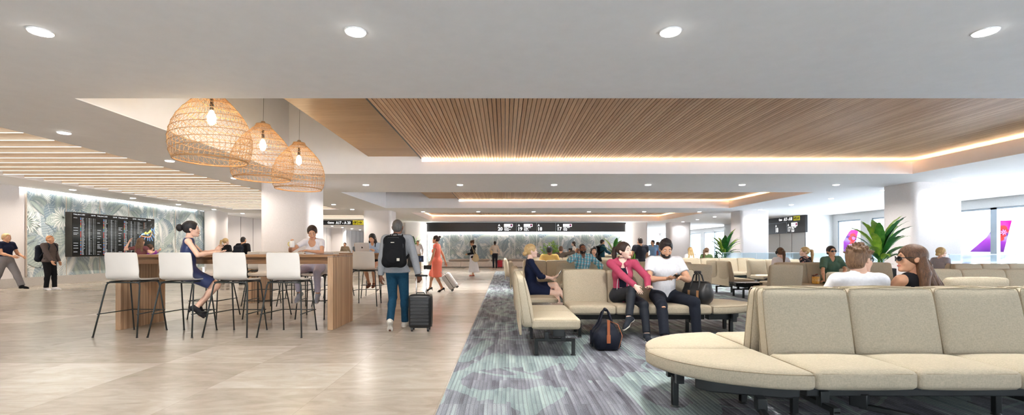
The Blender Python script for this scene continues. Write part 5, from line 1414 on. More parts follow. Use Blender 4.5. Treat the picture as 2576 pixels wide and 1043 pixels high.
# ------------------------------------------------------------------ people
C=cloth
def small(name, prims, h, mt, parent, subs=(), cuts=()): return npmesh(name,[(*nets(prims,h,subs=subs,cuts=cuts),0)],[mt],parent)
def own(label,cat,o,t,group=None):
    """a carried or worn thing stays top-level: move it out of the person's frame into the world"""
    o.parent=None; o.matrix_world=Matrix.Translation(t.location)@Matrix.Rotation(t.rotation_euler[2],4,'Z')@o.matrix_basis
    tag(o,label,cat,group); return o
C('cloth_white_tee',srgb(222,223,228),fold=.35); black=C('cloth_black',srgb(26,26,30)); white=C('cloth_white',srgb(232,232,238),fold=.6)
def backpack(name_label, t, J, mt, w=.30, hgt=.46, d=.16, drop=.02, patch=False, far=0, tuck=0.0):
    N,tu,right,fwd,s=J['N'],J['tu'],J['right'],J['fwd'],J['s']; A=lambda v:tuple(np.asarray(v,float))
    c=N-tu*(hgt*.5+drop)-fwd*(.135*s+d*.5-tuck); R=J['B']
    o=bpy.data.objects.new('backpack',None); link(o); o.location=t.location; o.rotation_euler=t.rotation_euler; tag(o,name_label,'backpack')
    hv=.007 if far==0 else .012
    Cc=lambda x,y,z:A(c+right*x+fwd*y+tu*z)
    a,b=w/2-.07,hgt/2-.085
    pr=[(('c',Cc(-a,0,-b),Cc(a,0,-b),.082,.082),.03),(('c',Cc(-a*.8,0,b),Cc(a*.8,0,b),.078,.078),.03),(('c',Cc(-a,0,-b),Cc(-a*.8,0,b),.080,.078),.03),(('c',Cc(a,0,-b),Cc(a*.8,0,b),.080,.078),.03),(('e',Cc(0,-.01,0),(w*.44,.085,hgt*.45),R),.03)]
    small('bag_body',pr,hv,mt,o)
    pr=[(('e',Cc(0,-.078,-.07),(w*.36,.035,hgt*.24),R),.02)]; small('front_pocket',pr,hv,mt,o)
    m=MB()
    for e in (-1,1):
        S_=[c+right*e*.09+tu*(hgt*.40)+fwd*.07, N+right*e*.085*s+tu*.035*s-fwd*.03*s, N+right*e*.095*s+tu*.035*s+fwd*.05*s, N+right*e*.115*s-tu*.06*s+fwd*.12*s, N+right*e*.15*s-tu*.18*s+fwd*.115*s, N+right*e*.19*s-tu*.26*s+fwd*.0, c+right*e*w*.42-tu*hgt*.30+fwd*.05]
        m.tube([A(q) for q in S_],.017,8)
    m.build('strap',mt,o,True)
    m=MB(); m.tube([Cc(-.04,.05,hgt*.47),Cc(-.03,.05,hgt*.55),Cc(.03,.05,hgt*.55),Cc(.04,.05,hgt*.47)],.008,7); m.build('grab_handle',mt,o,True)
    m=MB(); m.tube([Cc(-w*.40,-.055,-hgt*.30),Cc(-w*.42,-.055,.1),Cc(-w*.22,-.075,hgt*.42),Cc(w*.22,-.075,hgt*.42),Cc(w*.42,-.055,.1),Cc(w*.40,-.055,-hgt*.30)],.004,6); m.build('zip',plain('zip_grey',srgb(70,72,76),.4,.3),o,True)
    if patch:
        for (x0,z0,x1,z1,nm) in ((.06,-.14,.10,-.10,'label_patch'),(-.03,.12,.02,.132,'badge')):
            B_=[c+right*q-fwd*(.118 if nm=='label_patch' else .100)+tu*z for q,z in ((x0,z0),(x1,z0),(x1,z1),(x0,z1))]
            m=MB(); n_=-fwd*.006; m.add([A(q) for q in B_]+[A(q+n_) for q in B_],[(0,1,2,3),(4,5,6,7),(0,1,5,4),(1,2,6,5),(2,3,7,6),(3,0,4,7)]); m.build(nm,plain('pale_patch',srgb(186,182,170),.6),o)
    return o
def phone(label,t,pos,u,v,w=.072,h=.145,mt=None):
    o=bpy.data.objects.new('phone',None); link(o); o.location=t.location; o.rotation_euler=t.rotation_euler; tag(o,label,'phone')
    u=nv(u); v=nv(np.asarray(v)-u*(np.asarray(v)@u)); n_=np.cross(u,v); M_=Matrix([[u[i],v[i],n_[i],pos[i]] for i in range(3)]+[[0,0,0,1]])
    MB().box(-w/2,w/2,-h/2,h/2,-.005,.004,M=M_).build('phone_case',mt or plain('phone_black',srgb(20,20,22),.35),o,bevel=.003)
    MB().box(-w/2+.003,w/2-.003,-h/2+.003,h/2-.003,.0041,.0048,M=M_).build('phone_screen',plain('phone_glass',srgb(12,14,18),.1),o)
    return o
# ---- man in the grey hoodie, walking away with a suitcase (feet at 6.9 m)
HX=px(997,7.0)
t,J=person('man in grey hoodie and blue jeans walking away with a black suitcase',HX+.0,7.05,.03,H=1.69,skin_='deep',hair='grey',style='buzz',
    top=('hoodie',C('cloth_heather_grey',srgb(140,143,148),fold=.5),{'neck':'hood','hem':-.03}),bottom=('jeans',C('denim_teal_blue',srgb(22,60,84),fold=.8,vary=.12),{'inf':.008}),shoe=('sneaker',C('canvas_beige',srgb(206,200,190))),
    feet={'L':(-.075,-.14,.15),'R':(.09,.16,.07),'Ldir':(-.05,.55,-.84),'Rdir':(.35,.95,0)},knee={'L':(0,1,0),'R':(.1,1,0)},hands={'L':(-.25,.02,.78),'R':(.33,.0,.79)},elb={'L':(-.5,-.9,0),'R':(.4,-.9,0)},
    righth=dict(f=(.25,.05,-1),n=(.4,-1,.1),curl=.75,t=(-1,0,0)),lefth=dict(curl=.5,n=(-.6,-.8,0),t=(1,.3,0)),lean=.02,build=.92,headpitch=.02)
backpack('black backpack on the back of the man in the grey hoodie',t,J,C('bag_nylon_black',srgb(18,19,22),fold=.4),w=.33,hgt=.47,d=.17,drop=-.02,patch=True)
def suitcase(label,x,y,rz,w,h,d,col,handle=.38,tilt=0.0,far=0,ribs=True):
    t=thing('suitcase',label,'suitcase',(x,y,0),rz); t.rotation_euler=(tilt,0,rz)
    mt=plain('case_'+label[:8],col,.35,vary=.03)
    vs,fs=rbox(w,d,h,.045,(0,.006,.004),8); MB().add(vs,fs,0,xform((0,0,.05))).build('case_shell',mt,t,True)
    if ribs:
        for k in range(8):
            z=.05+h*(.13+.105*k)
            for s_ in (-1,1): MB().box(-w/2+.03,w/2-.03,s_*(d/2+.003)-.008,s_*(d/2+.003)+.008,z-.018,z+.018).build('shell_rib',mt,t,bevel=.005)
    MB().box(-w/2-.002,w/2+.002,-.006,.006,.06,.05+h-.03).build('zip_seam',plain('seam_dark',(.02,.02,.02),.5),t)
    m=MB()
    for sx in (-1,1):
        for sy in (-1,1):
            m.tube([(sx*(w/2-.05)-.012,sy*(d/2-.035),.024),(sx*(w/2-.05)+.012,sy*(d/2-.035),.024)],.024,14); m.box(sx*(w/2-.05)-.016,sx*(w/2-.05)+.016,sy*(d/2-.035)-.014,sy*(d/2-.035)+.014,.028,.07)
    m.build('wheel',M_black,t)
    m=MB(); a=w*.22
    for sx in (-1,1): m.tube([(sx*a,d*.2,h*.9),(sx*a,d*.2,.05+h+handle)],.0085,8)
    m.build('telescopic_tube',plain('handle_chrome',(.75,.75,.75),.25,.8),t,True)
    MB().tube([(-a-.02,d*.2,.05+h+handle),(a+.02,d*.2,.05+h+handle)],.014,8).build('handle_grip',M_black,t,True)
    MB().tube([(-.06,-.02,.05+h),(-.055,-.02,.075+h),(.055,-.02,.075+h),(.06,-.02,.05+h)],.008,6).build('carry_handle',M_black,t,True)
    return t
sc1=suitcase('black ribbed cabin suitcase pulled by the man in grey hoodie',px(1058,6.97),6.99,.02,.335,.49,.23,srgb(26,27,29),handle=.275)
# ---- woman in coral dress
CY=13.45
t,J=person('woman in coral dress and black heels walking with a white suitcase',px(1099,CY),CY,PI/2-.15,H=1.64,fem=True,skin_='tan',hair='dark',style='bun',far=1,res=.012,
    top=('dress',C('cloth_coral',srgb(255,138,118),fold=.5),{'sl':.28,'len':1.0,'neck':'v','flare':.150,'inf':.014}),shoe=('heel',plain('patent_black',srgb(20,18,20),.25)),
    feet={'L':(-.07,-.18,.115),'R':(.07,.22,.115),'Ldir':(0,1,-.45),'Rdir':(0,1,-.45)},hands={'L':(-.24,.12,.80),'R':(.22,-.22,.78)},lefth=dict(f=(.2,.3,-1),n=(-1,.1,0),curl=.6),headpitch=.05)
phone('black clutch in the hand of the woman in the coral dress',t,(-.24,.20,.71),(0,1,.0),(0,0,1),.22,.115,plain('clutch_black',srgb(22,20,22),.4))
suitcase('white cabin suitcase pulled tilted behind the woman in coral',px(1142,CY-.1),CY-.15,PI/2,.34,.47,.24,srgb(226,228,230),handle=.42,tilt=.0)
sc=bpy.data.objects['suitcase.001']; sc.rotation_euler=(-.62,0,PI/2); sc.location=(px(1146,CY),CY,.075)
# ---- woman in blue dress on the stool (seated, body towards +x)
t,J=person('woman in navy satin dress with a black bun on a white stool',-4.58,6.79,-PI/2+.55,H=1.64,fem=True,pose='sit',pel=.875,skin_='light',hair='black',style='bigbun',
    top=('dress',plain('satin_navy',srgb(38,52,98),.38,vary=.12,bump=.2,bscale=14),{'sl':0,'narrow':1,'len':.80,'neck':'boat'}),shoe=('block',plain('suede_black',srgb(26,26,32),.8)),
    feet={'L':(-.02,.13,.37),'R':(.08,.10,.37),'Ldir':(0,.75,-.65),'Rdir':(0,.75,-.65)},knee={'L':(0,1,.2),'R':(0,1,.2)},hands={'L':(-.16,.34,1.19),'R':(.20,.34,1.165)},elb={'L':(-1,-.3,-.6),'R':(1,-.4,-.8)},
    righth=dict(f=(.15,1,.05),n=(.2,0,-1),curl=.25,t=(-1,0,0)),lefth=dict(f=(.25,.6,.6),n=(-1,.2,0),curl=.2,spread=.25),lean=.02,headyaw=.0,headpitch=.02)
# ---- reading woman in white
t,J=person('woman in white t-shirt reading at the table with a white mug',-3.44,8.52,PI,H=1.66,fem=True,pose='sit',pel=.90,skin_='tan',hair='dark',style='lowbun',
    top=('fitted',C('cloth_white',srgb(232,232,238)),{'up':.5,'neck':'scoop','inf':.010}),bottom=('leggings',C('cloth_lilac_grey',srgb(196,192,210),fold=.4),{'inf':.008,'len':1.93}),shoe=('sneaker',C('knit_grey',srgb(176,180,190),fold=.3,fs=40)),
    feet={'L':(-.17,.30,.43),'R':(.14,.33,.44),'Ldir':(-.15,.8,-.6),'Rdir':(.15,.8,-.6)},knee={'L':(-.25,1,.4),'R':(.25,1,.4)},hands={'L':(-.02,.40,1.185),'R':(.24,.44,1.28)},elb={'L':(-1,-.1,-.5),'R':(1,-.2,-.9)},
    righth=dict(f=(-.15,.45,.7),n=(.9,.5,0),curl=.7,t=(-.5,-.2,1)),lefth=dict(f=(1,.25,0),n=(0,0,1),curl=.15,t=(0,1,0)),lean=.18,headpitch=-.34,headyaw=.30)
Rw=lambda t,p:tuple(Matrix.Translation(t.location)@Matrix.Rotation(t.rotation_euler[2],4,'Z')@Vector(p))
mug=thing('mug','white mug held by the woman reading in white','mug',Rw(t,(.20,.475,1.275)),0)
MB().lathe([(.0,.004),(.036,.0),(.040,.004),(.042,.115),(.038,.115),(.036,.01),(0,.012)],24,cap=False).build('mug_body',plain('mug_white',(.88,.88,.87),.2),mug,True)
MB().tube([(-.04,0,.09),(-.065,0,.085),(-.072,0,.055),(-.06,0,.03),(-.04,0,.025)],.006,8).build('mug_handle',plain('mug_yellow',srgb(226,206,60),.3),mug,True)
mug.location=(px(763.5,8.06),8.06,pz(651,8.06)) if 0 else (mug.location[0],mug.location[1],1.24)
bk=thing('magazine','open magazine on the table before the woman in white','magazine',(px(798,7.88),7.86,1.127))
MB().box(-.20,0,-.11,.11,0,.006).build('page_block',plain('paper_white',(.82,.82,.8),.5),bk); MB().box(.0,.24,-.11,.11,0,.005).build('page_block',plain('page_dark',srgb(60,62,72),.4),bk); MB().box(.14,.235,-.10,.10,.005,.0062).build('printed_page',plain('page_print',srgb(190,196,206),.5),bk)
# ---- woman with laptop
t,J=person('woman in light blue shirt behind the open white laptop',-3.36,12.05,PI,H=1.64,fem=True,pose='sit',pel=.88,skin_='tan',hair='black',style='long',far=1,smile=0,
    top=('shirt',C('cloth_pale_blue',srgb(182,204,232)),{'neck':'collar'}),bottom=('skirt',black,{'len':.4}),shoe=('block',C('suede_brown',srgb(120,74,56))),
    feet={'L':(-.07,.20,.36),'R':(.08,.14,.35),'Ldir':(0,.9,-.3),'Rdir':(0,.9,-.3)},hands={'L':(-.12,.38,1.18),'R':(.12,.38,1.18)},lean=.12,headpitch=-.32,headyaw=-.1)
lp=thing('laptop','open silver white laptop with dark fruit logo on the second table','laptop',(-3.36,11.22,1.128),PI)
MB().box(-.17,.17,-.12,.12,0,.014).build('laptop_base',plain('laptop_silver',srgb(214,216,218),.3,.2),lp,bevel=.004)
MB().box(-.17,.17,-.004,.004,0,.235,M=Matrix.Translation((0,.122,.012))@Matrix.Rotation(-.22,4,'X')).build('laptop_lid',plain('laptop_silver',srgb(214,216,218),.3,.2),lp,bevel=.003)
ML_=Matrix.Translation((0,.122,.012))@Matrix.Rotation(-.22,4,'X')@Matrix.Translation((0,.0045,.12))@Matrix.Rotation(PI/2,4,'X')@Matrix.Rotation(PI,4,'Y')
a=MB(); ap_=[(.0,.014),(.009,.018),(.017,.014),(.014,.006),(.014,-.002),(.019,-.008),(.012,-.019),(.006,-.021),(0,-.018),(-.006,-.021),(-.013,-.017),(-.019,-.004),(-.019,.008),(-.013,.017),(-.006,.018)]
a.add([tuple(ML_@Vector((-x,y,0.0006))) for x,y in ap_],[tuple(range(len(ap_)))]); a.add([tuple(ML_@Vector((-x,y,.0006))) for x,y in ((0,.020),(.003,.028),(.009,.031),(.008,.024))],[(0,1,2,3)]); a.build('lid_logo',plain('logo_dark',(.02,.02,.02),.3),lp)
# ---- blonde woman in navy
t,J=person('blonde woman in navy dress with a low bun, legs crossed, holding a phone',.46,7.92,-PI/2,H=1.66,fem=True,pose='sit',pel=.545,skin_='fair',hair='blonde',style='lowbun',
    top=('dress',C('cloth_navy',srgb(24,32,58),fold=.7),{'sl':1,'up':1,'lo':.35,'len':.72,'neck':'boat','sinf':1.2}),shoe=('flat',black),
    feet={'L':(.08,.62,.30),'R':(.02,.50,.09),'Ldir':(0,.85,-.5),'Rdir':(0,1,-.1)},knee={'L':(0,.8,1),'R':(0,1,.6)},hands={'L':(-.10,.33,.72),'R':(.12,.34,.73)},elb={'L':(-1,-.5,-.4),'R':(1,-.8,-.5)},
    righth=dict(f=(-.3,1,.25),n=(.4,0,-1),curl=.5,t=(.2,0,1)),lean=-.06,headyaw=.12,headpitch=-.02)
phone('black phone in a wallet case held by the blonde woman in navy',t,(.07,.45,.79),(.9,.1,.2),(-.1,.55,.8),.08,.15)
# ---- couple
t,J=person('woman in pink zip hoodie and black leggings with long dark ponytail',px(1566,6.7),6.71,PI-.18,H=1.70,fem=True,pose='sit',pel=.545,skin_='fair',hair='dark',style='pony',res=.009,
    top=('hoodie',C('cloth_raspberry',srgb(178,72,100),fold=.7),{'neck':'hood','inf':.012,'open':1,'hem':-.04},C('cloth_midnight',srgb(30,32,48),fold=.5)),bottom=('leggings',C('legging_black',srgb(36,40,48),rough=.5,fold=.3),{'inf':.007,'len':1.96}),shoe=('sneaker',C('shoe_charcoal',srgb(44,48,56),fold=.3,fs=40)),
    feet={'L':(-.28,.50,.085),'R':(-.05,.52,.30),'Ldir':(-.1,1,-.05),'Rdir':(.55,.7,-.45)},knee={'L':(-.5,1,.6),'R':(-.65,.7,1)},hands={'L':(-.30,.42,.70),'R':(-.20,.47,.665)},elb={'L':(-1,-.3,-.5),'R':(.9,.1,-.6)},
    righth=dict(f=(-.55,.35,-.75),n=(.2,1,.25),curl=.18,t=(-1,0,.3),spread=.16),lefth=dict(f=(-.2,.9,.3),n=(.1,-.2,1),curl=.35,t=(1,0,.3),spread=.2),lean=.10,headyaw=.88,headpitch=.06)
A=lambda v:tuple(np.asarray(v,float))
N_=J['N'];HC_=J['HC']
c=(N_*.50+HC_*.50)-J['HR'][:,2]*.028
ob=MB().tube([A(c+np.array([math.cos(2*PI*k/24)*.053,math.sin(2*PI*k/24)*.053,.006*math.sin(2*PI*k/24)])) for k in range(24)],.0045,6,closed=True).build('choker',plain('choker_black',(.02,.02,.02),.5),t,True)
hh=J['hh']
MB().tube([hh(.026*math.cos(2*PI*k/12)*.9,-.118-.006*math.sin(2*PI*k/12),.045+.026*math.sin(2*PI*k/12)) for k in range(12)],.006,6,closed=True).build('hair_tie',plain('choker_black',(.02,.02,.02),.5),t,True)
m=MB()
for e in (-1,1):
    m.tube([A(J['P']+J['tu']*u*J['s']+J['fwd']*f*J['s']+J['right']*e*w_*J['s']) for u,f,w_ in ((.44,.075,.05),(.36,.125,.062),(.28,.125,.072),(.18,.105,.080),(.05,.115,.085),(-.02,.12,.085))],.005,6)
m.build('zip_edge',plain('zip_white',(.8,.8,.8),.5),t,True)
# man in white t-shirt
t,J=person('man in white t-shirt and ripped black jeans looking down at his phone',px(1668,6.7),6.69,PI,H=1.76,pose='sit',pel=.555,skin_='olive',hair='black',style='quiff',res=.009,beard=True,smile=0,
    top=('tee',C('cloth_white_tee',srgb(222,223,228),fold=.35),{'up':.62,'inf':.020}),bottom=('jeans',C('denim_black',srgb(34,38,48),fold=.6),{'inf':.014,'subs':[]}),shoe=('sneaker',C('shoe_black',srgb(32,34,42),fold=.3,fs=40)),
    feet={'R':(.185,.60,.085),'L':(-.33,.36,.085),'Rdir':(-.1,1,0),'Ldir':(-.75,.75,0)},knee={'R':(.2,1,.9),'L':(-.42,1,.9)},hands={'L':(-.08,.40,.83),'R':(.10,.41,.815)},elb={'L':(-1,-.35,-.75),'R':(1,-.35,-.75)},
    righth=dict(f=(-.85,.55,.15),n=(0,.2,-1),curl=.45,t=(0,.4,1)),lefth=dict(f=(.9,.3,.1),n=(-.2,.3,1),curl=.4,t=(0,1,.2)),lean=.10,headpitch=-.36,headyaw=-.06,build=1.0)
k_=J['knR']; small('knee_rip',[(('e',A(k_+np.array([.0,.050,-.012])),(.036,.046,.018),None),.004)],.005,skin('skin_olive',SKIN['olive']),t)
MB().tube([A(k_+np.array([-.036,.07,-.010])),A(k_+np.array([0,.099,-.012])),A(k_+np.array([.036,.07,-.016]))],.0035,6).build('rip_thread',C('denim_black',srgb(34,38,48)),t,True)
phone('black phone in the hands of the man in the white t-shirt',t,(.0,.475,.845),(1,0,.1),(0,.8,.35),.075,.15)
# ---- plaid man
def plaid():
    t=NT('plaid_shirt'); tc=t.t.nodes.new('ShaderNodeTexCoord'); mp=t.n('ShaderNodeMapping'); t.put(mp.inputs[0],tc.outputs['Object']); mp.inputs[2].default_value=(0,.12,0)
    sp=t.n('ShaderNodeSeparateXYZ',i0=mp.outputs[0]); 
    def band(o,per,ph,w): f=t.math('FRACT',t.math('ADD',t.math('DIVIDE',o,per),ph)); return t.math('LESS_THAN',f,w)
    c=t.mix(band(sp.outputs[0],.07,.1,.45),srgb(100,202,220),srgb(206,232,238)); c=t.mix(t.math('MULTIPLY',band(sp.outputs[2],.07,.3,.4),.55),c,srgb(60,170,200))
    c=t.mix(band(sp.outputs[0],.07,.55,.09),c,srgb(150,60,60)); c=t.mix(band(sp.outputs[2],.07,.8,.09),c,srgb(150,60,60)); c=t.mix(t.math('MULTIPLY',band(sp.outputs[2],.14,.2,.06),.8),c,srgb(50,60,90))
    return t.out(c,.85,0,.2)
t,J=person('smiling man in turquoise plaid shirt with a phone at his ear',px(1468,10.9)+.0,11.05,PI+.1,H=1.78,pose='sit',pel=.545,skin_='brown',hair='black',style='buzz',far=1,res=.012,smile=1,beard=True,
    top=('shirt',plaid(),{'neck':'collar'}),bottom=('jeans',C('denim_teal_blue',srgb(22,60,84))),shoe=('sneaker',black),
    hands={'R':(.16,.14,1.10),'L':(-.32,.30,.66)},elb={'R':(.9,.5,-.6),'L':(-1,0,-.4)},righth=dict(f=(-.15,-.2,1),n=(.9,.5,0),curl=.7,t=(0,-1,.2)),lean=0,headyaw=-.1,headpitch=.03,headroll=.08)
phone('pale phone held at the ear of the man in the plaid shirt',t,(.108,.055,1.232),(0,1,0),(.0,.1,1),.07,.14,plain('phone_white',(.8,.8,.8),.3))
# ---- row people further back
P=person
def mk(label,pxx,Y,yaw,**kw):
    kw.setdefault('far',2); return P(label,px(pxx,Y),Y,yaw,**kw)
mk('woman in black v-neck top with long black hair behind the plaid man',1493,12.88,PI,fem=True,H=1.68,pose='sit',hair='black',style='long',top=('fitted',black,{'up':1,'lo':.6,'neck':'v'}),bottom=('jeans',black),far=1,headpitch=-.1)
mk('man in a yellow t-shirt sitting with his back to the viewer',1382,13.6,0,H=1.72,pose='sit',skin_='brown',hair='black',top=('tee',C('cloth_yellow',srgb(240,208,128))),bottom=('jeans',black),far=1,headyaw=-.4,build=1.1)
mk('man in a brown suit jacket sitting under the leaf mural',1344,18.3,0,H=1.68,pose='sit',hair='brown',skin_='tan',top=('jacket',C('cloth_taupe',srgb(92,82,80)),{'neck':'collar'}),bottom=('jeans',black),face=False)
t,J=mk('balding man in brown sweater photographing with a phone',1411,18.3,-.25,H=1.8,pose='sit',skin_='tan',hair='brown',style='buzz',top=('shirt',C('cloth_brown',srgb(84,76,68)),{'neck':'crew'}),bottom=('jeans',black),hands={'R':(.36,.30,1.15),'L':(-.2,.3,.7)},far=1)
phone('black phone raised by the balding man in brown sweater',t,(.33,.37,1.23),(1,0,0),(0,.3,1),.15,.07)
mk('woman in long white dress standing by the leaf mural',1444,24,PI/2,fem=True,H=1.66,hair='dark',style='longback',top=('dress',C('cloth_cream',srgb(224,212,202)),{'sl':.5,'len':1.3,'neck':'crew'}),shoe=('flat',black))
mk('ginger haired child in pale blue beside the plaid man',1455,11.85,-.2,H=1.58,pose='sit',hair='ginger',style='short',skin_='fair',top=('tee',C('cloth_sky',srgb(150,190,230))),bottom=('jeans',black))
t,J=mk('man in teal jacket with a black backpack near the banana plant',1514,22.2,-PI/2+.2,H=1.72,skin_='tan',hair='black',top=('jacket',C('cloth_teal',srgb(44,92,112))),bottom=('jeans',C('denim_navy',srgb(36,54,84))),shoe=('sneaker',black),hands={'R':(.22,.36,1.02)})
backpack('black backpack worn by the man in the teal jacket',t,J,C('bag_nylon_black',srgb(18,19,22)),far=1)
t,J=mk('man in black t-shirt and white trousers with a shoulder bag',1611,14.2,.15,H=1.60,skin_='tan',hair='dark',style='buzz',far=1,top=('tee',C('cloth_charcoal',srgb(44,46,56)),{'hem':-.10}),bottom=('trousers',C('cloth_white',srgb(232,232,238))),shoe=('sneaker',black),hands={'L':(-.26,.15,.92),'R':(.16,.3,1.05)},build=1.1)
m=thing('shoulder_bag','black shoulder bag at the hip of the man in black t-shirt','bag',(px(1597,14.2),14.25,.62)); vs,fs=rbox(.10,.30,.30,.03); MB().add(vs,fs,0,xform((0,0,0),(0,.25,0))).build('bag_body',C('bag_leather_black',srgb(24,24,26),.4),m,True); MB().tube([(0,-.12,.29),(.02,-.1,.5),(.05,0,.62),(.02,.1,.5),(0,.12,.29)],.008,6).build('bag_strap',C('bag_leather_black',srgb(24,24,26),.4),m,True)
mk('man in blue dress shirt and khaki trousers before the far windows',1643,22.5,PI-.4,H=1.70,skin_='tan',hair='black',far=1,res=.018,top=('shirt',C('cloth_shirt_blue',srgb(140,178,220)),{'neck':'collar'}),bottom=('trousers',C('cloth_khaki',srgb(188,168,132))),shoe=('sneaker',black),headyaw=-.8,hands={'L':(-.30,.1,.9)})
mk('dark haired man in plum shirt drinking before the far windows',1655.5,24.5,PI/2,H=1.66,skin_='brown',hair='dark',top=('shirt',C('cloth_plum',srgb(130,74,84))),bottom=('trousers',C('cloth_charcoal',srgb(44,46,56))),shoe=('sneaker',black),hands={'L':(-.1,.3,1.32)})
mk('woman in white top with long wavy blonde hair',1737,17.1,0,H=1.68,fem=True,pose='sit',hair='blonde',style='longback',skin_='fair',top=('shirt',white,{'neck':'crew'}),bottom=('jeans',black),far=1)
mk('woman in olive green top with a light brown ponytail',1777,17.1,-.3,H=1.64,fem=True,pose='sit',hair='lightbrown',style='pony',skin_='fair',top=('shirt',C('cloth_olive',srgb(96,118,78)),{'neck':'crew'}),bottom=('jeans',black),far=1,headyaw=-.7)
t,J=mk('woman with black headphones and brown ponytail in a white top',1964,11.2,0,H=1.58,fem=True,pose='sit',hair='brown',style='pony',skin_='fair',top=('shirt',white,{'neck':'crew'}),bottom=('jeans',black),far=1)
hp=bpy.data.objects.new('headphones',None); link(hp); hp.location=t.location; hp.rotation_euler=t.rotation_euler; tag(hp,'black over-ear headphones on the brown haired woman','headphones')
hh=J['hh']; MB().tube([hh(.096*math.cos(a),-.01,.02+.108*math.sin(a)) for a in [PI*k/14 for k in range(15)]],.008,7).build('headband',M_black,hp,True)
for e in (-1,1): small('ear_cup',[(('e',hh(e*.097,-.008,.0),(.022,.038,.044),J['HR']),.004)],.007,M_black,hp)
t,J=mk('woman with a pale blonde high ponytail in a dark floral top',2027,11.2,.5,H=1.62,fem=True,pose='sit',hair='blonde',style='pony',skin_='fair',top=('shirt',None,{'neck':'crew'}) if 0 else ('shirt',plain('tmp',(.1,.1,.1)),{'neck':'crew'}),bottom=('jeans',black),far=1,headyaw=.8)
def floral():
    t=NT('floral_dark'); v=t.n('ShaderNodeTexVoronoi',Vector=t.coord(),Scale=17.0); c=t.ramp(v.outputs[0],[(.0,srgb(235,206,196)),(.22,srgb(226,170,160)),(.34,srgb(34,36,50)),(.8,srgb(26,28,40))]); return t.out(c,.8)
for o in bpy.data.objects:
    if o.parent is t and o.name.startswith('shirt'): o.data.materials[0]=floral()
# green dress woman
t,J=mk('woman in green v-neck dress and round sunglasses seated by the drink glass',2094,10.44,PI-.1,H=1.66,fem=True,pose='sit',skin_='tan',hair='black',style='lowbun',far=1,res=.012,
    top=('dress',C('cloth_sage',srgb(82,110,94),fold=.8),{'sl':.8,'up':.75,'len':1.0,'neck':'v','inf':.022,'sinf':1.4}),shoe=('flat',black),hands={'R':(.33,.28,.50),'L':(-.02,.34,.68)},elb={'R':(1,-.5,0),'L':(-1,-.3,-.4)},righth=dict(f=(.8,.6,-.1),n=(0,0,1),curl=.2,t=(0,1,0)),lefth=dict(f=(.5,.8,-.2),n=(0,.1,1),curl=.2,t=(0,1,0)),side=.06)
def glasses(label,t,J,round_=True,clear=False):
    g=bpy.data.objects.new('glasses' if clear else 'sunglasses',None); link(g); g.location=t.location; g.rotation_euler=t.rotation_euler; tag(g,label,'glasses')
    hh=J['hh']; m=MB(); hs=J['hs']
    for e in (-1,1): m.tube([hh(e*.033+.024*math.cos(a),.106-.012*abs(math.cos(a))*(1 if math.cos(a)*e>0 else 0),.004+.020*math.sin(a)) for a in [2*PI*k/16 for k in range(16)]],.0032,6,closed=True); m.tube([hh(e*.058,.094,.010),hh(e*.078,.05,.012),hh(e*.083,-.01,.008)],.0035,6)
    m.tube([hh(-.010,.108,.008),hh(.010,.108,.008)],.003,6); m.build('frame',plain('glasses_frame',srgb(22,20,22),.3),g,True)
    for e in (-1,1):
        m=MB(); m.add([hh(e*.033+.0235*math.cos(a),.105-.010*abs(math.cos(a))*(1 if math.cos(a)*e>0 else 0),.004+.0195*math.sin(a)) for a in [2*PI*k/16 for k in range(16)]],[tuple(range(16))]); m.build('lens',M_glass if clear else plain('dark_lens',srgb(28,28,34),.1),g)
    return g
glasses('round dark sunglasses worn by the woman in the green dress',t,J)
# front man with his back turned
t,J=person('brown haired man in white shirt and glasses seated with his back turned',px(2163,4.05),4.03,-.16,H=1.68,pose='sit',pel=.475,skin_='light',hair='lightbrown',style='messy',res=.010,
    top=('tee',C('cloth_white_tee',srgb(228,229,234)),{'neck':'collar','up':.9,'inf':.013}),bottom=('jeans',black),shoe=None,hands={'L':(-.2,.4,.62),'R':(.2,.4,.62)},headyaw=-1.08,headpitch=.0,lean=.10,build=.92)
glasses('black framed glasses worn by the man in the white shirt',t,J,False,True)
# long haired woman
t,J=person('woman with very long wavy brown hair and black straps, back turned',px(2325,3.95),4.02,.1,H=1.66,fem=True,pose='sit',pel=.49,skin_='tan',hair='chestnut',style='longback',res=.010,
    top=('tank',C('cloth_black',srgb(26,26,30)),{'hem':-.04}),bottom=('jeans',black),shoe=None,hands={'L':(-.2,.4,.62),'R':(.2,.4,.62)},headyaw=1.15,headpitch=-.02,lean=.02,side=.0)
glasses('black sunglasses worn by the long haired woman',t,J,False)
hh=J['hh']; v=[]
rr=random.Random(9)
for i in range(64):
    a=rr.uniform(-1,1); b=rr.random(); st=np.array(hh(a*.062,-.070+.035*abs(a)-.02*b,.07-.10*b)); p=st; r0=rr.uniform(.010,.019); dx=rr.uniform(.002,.030)
    for j in range(7):
        q=p+np.array([dx+.007*math.sin(j*1.7+i),-.008+.008*math.cos(j*1.5+i),-.052]); 
        v.append((('c',A(p),A(q),r0*(1-.07*j),r0*(1-.07*(j+1))),.006)); p=q
small('hair_lock',v,.007,hairmat('hair_chestnut',*HAIR['chestnut']),t)
# girl by the pillar
mk('blonde woman in lilac top looking right beside the broad pillar',2366,10.75,-PI/2+.15,H=1.60,fem=True,pose='sit',skin_='fair',hair='blonde',style='lowbun',top=('tee',C('cloth_lilac',srgb(172,168,180)),{'up':.35}),bottom=('jeans',black),far=1,res=.012,headpitch=.12)
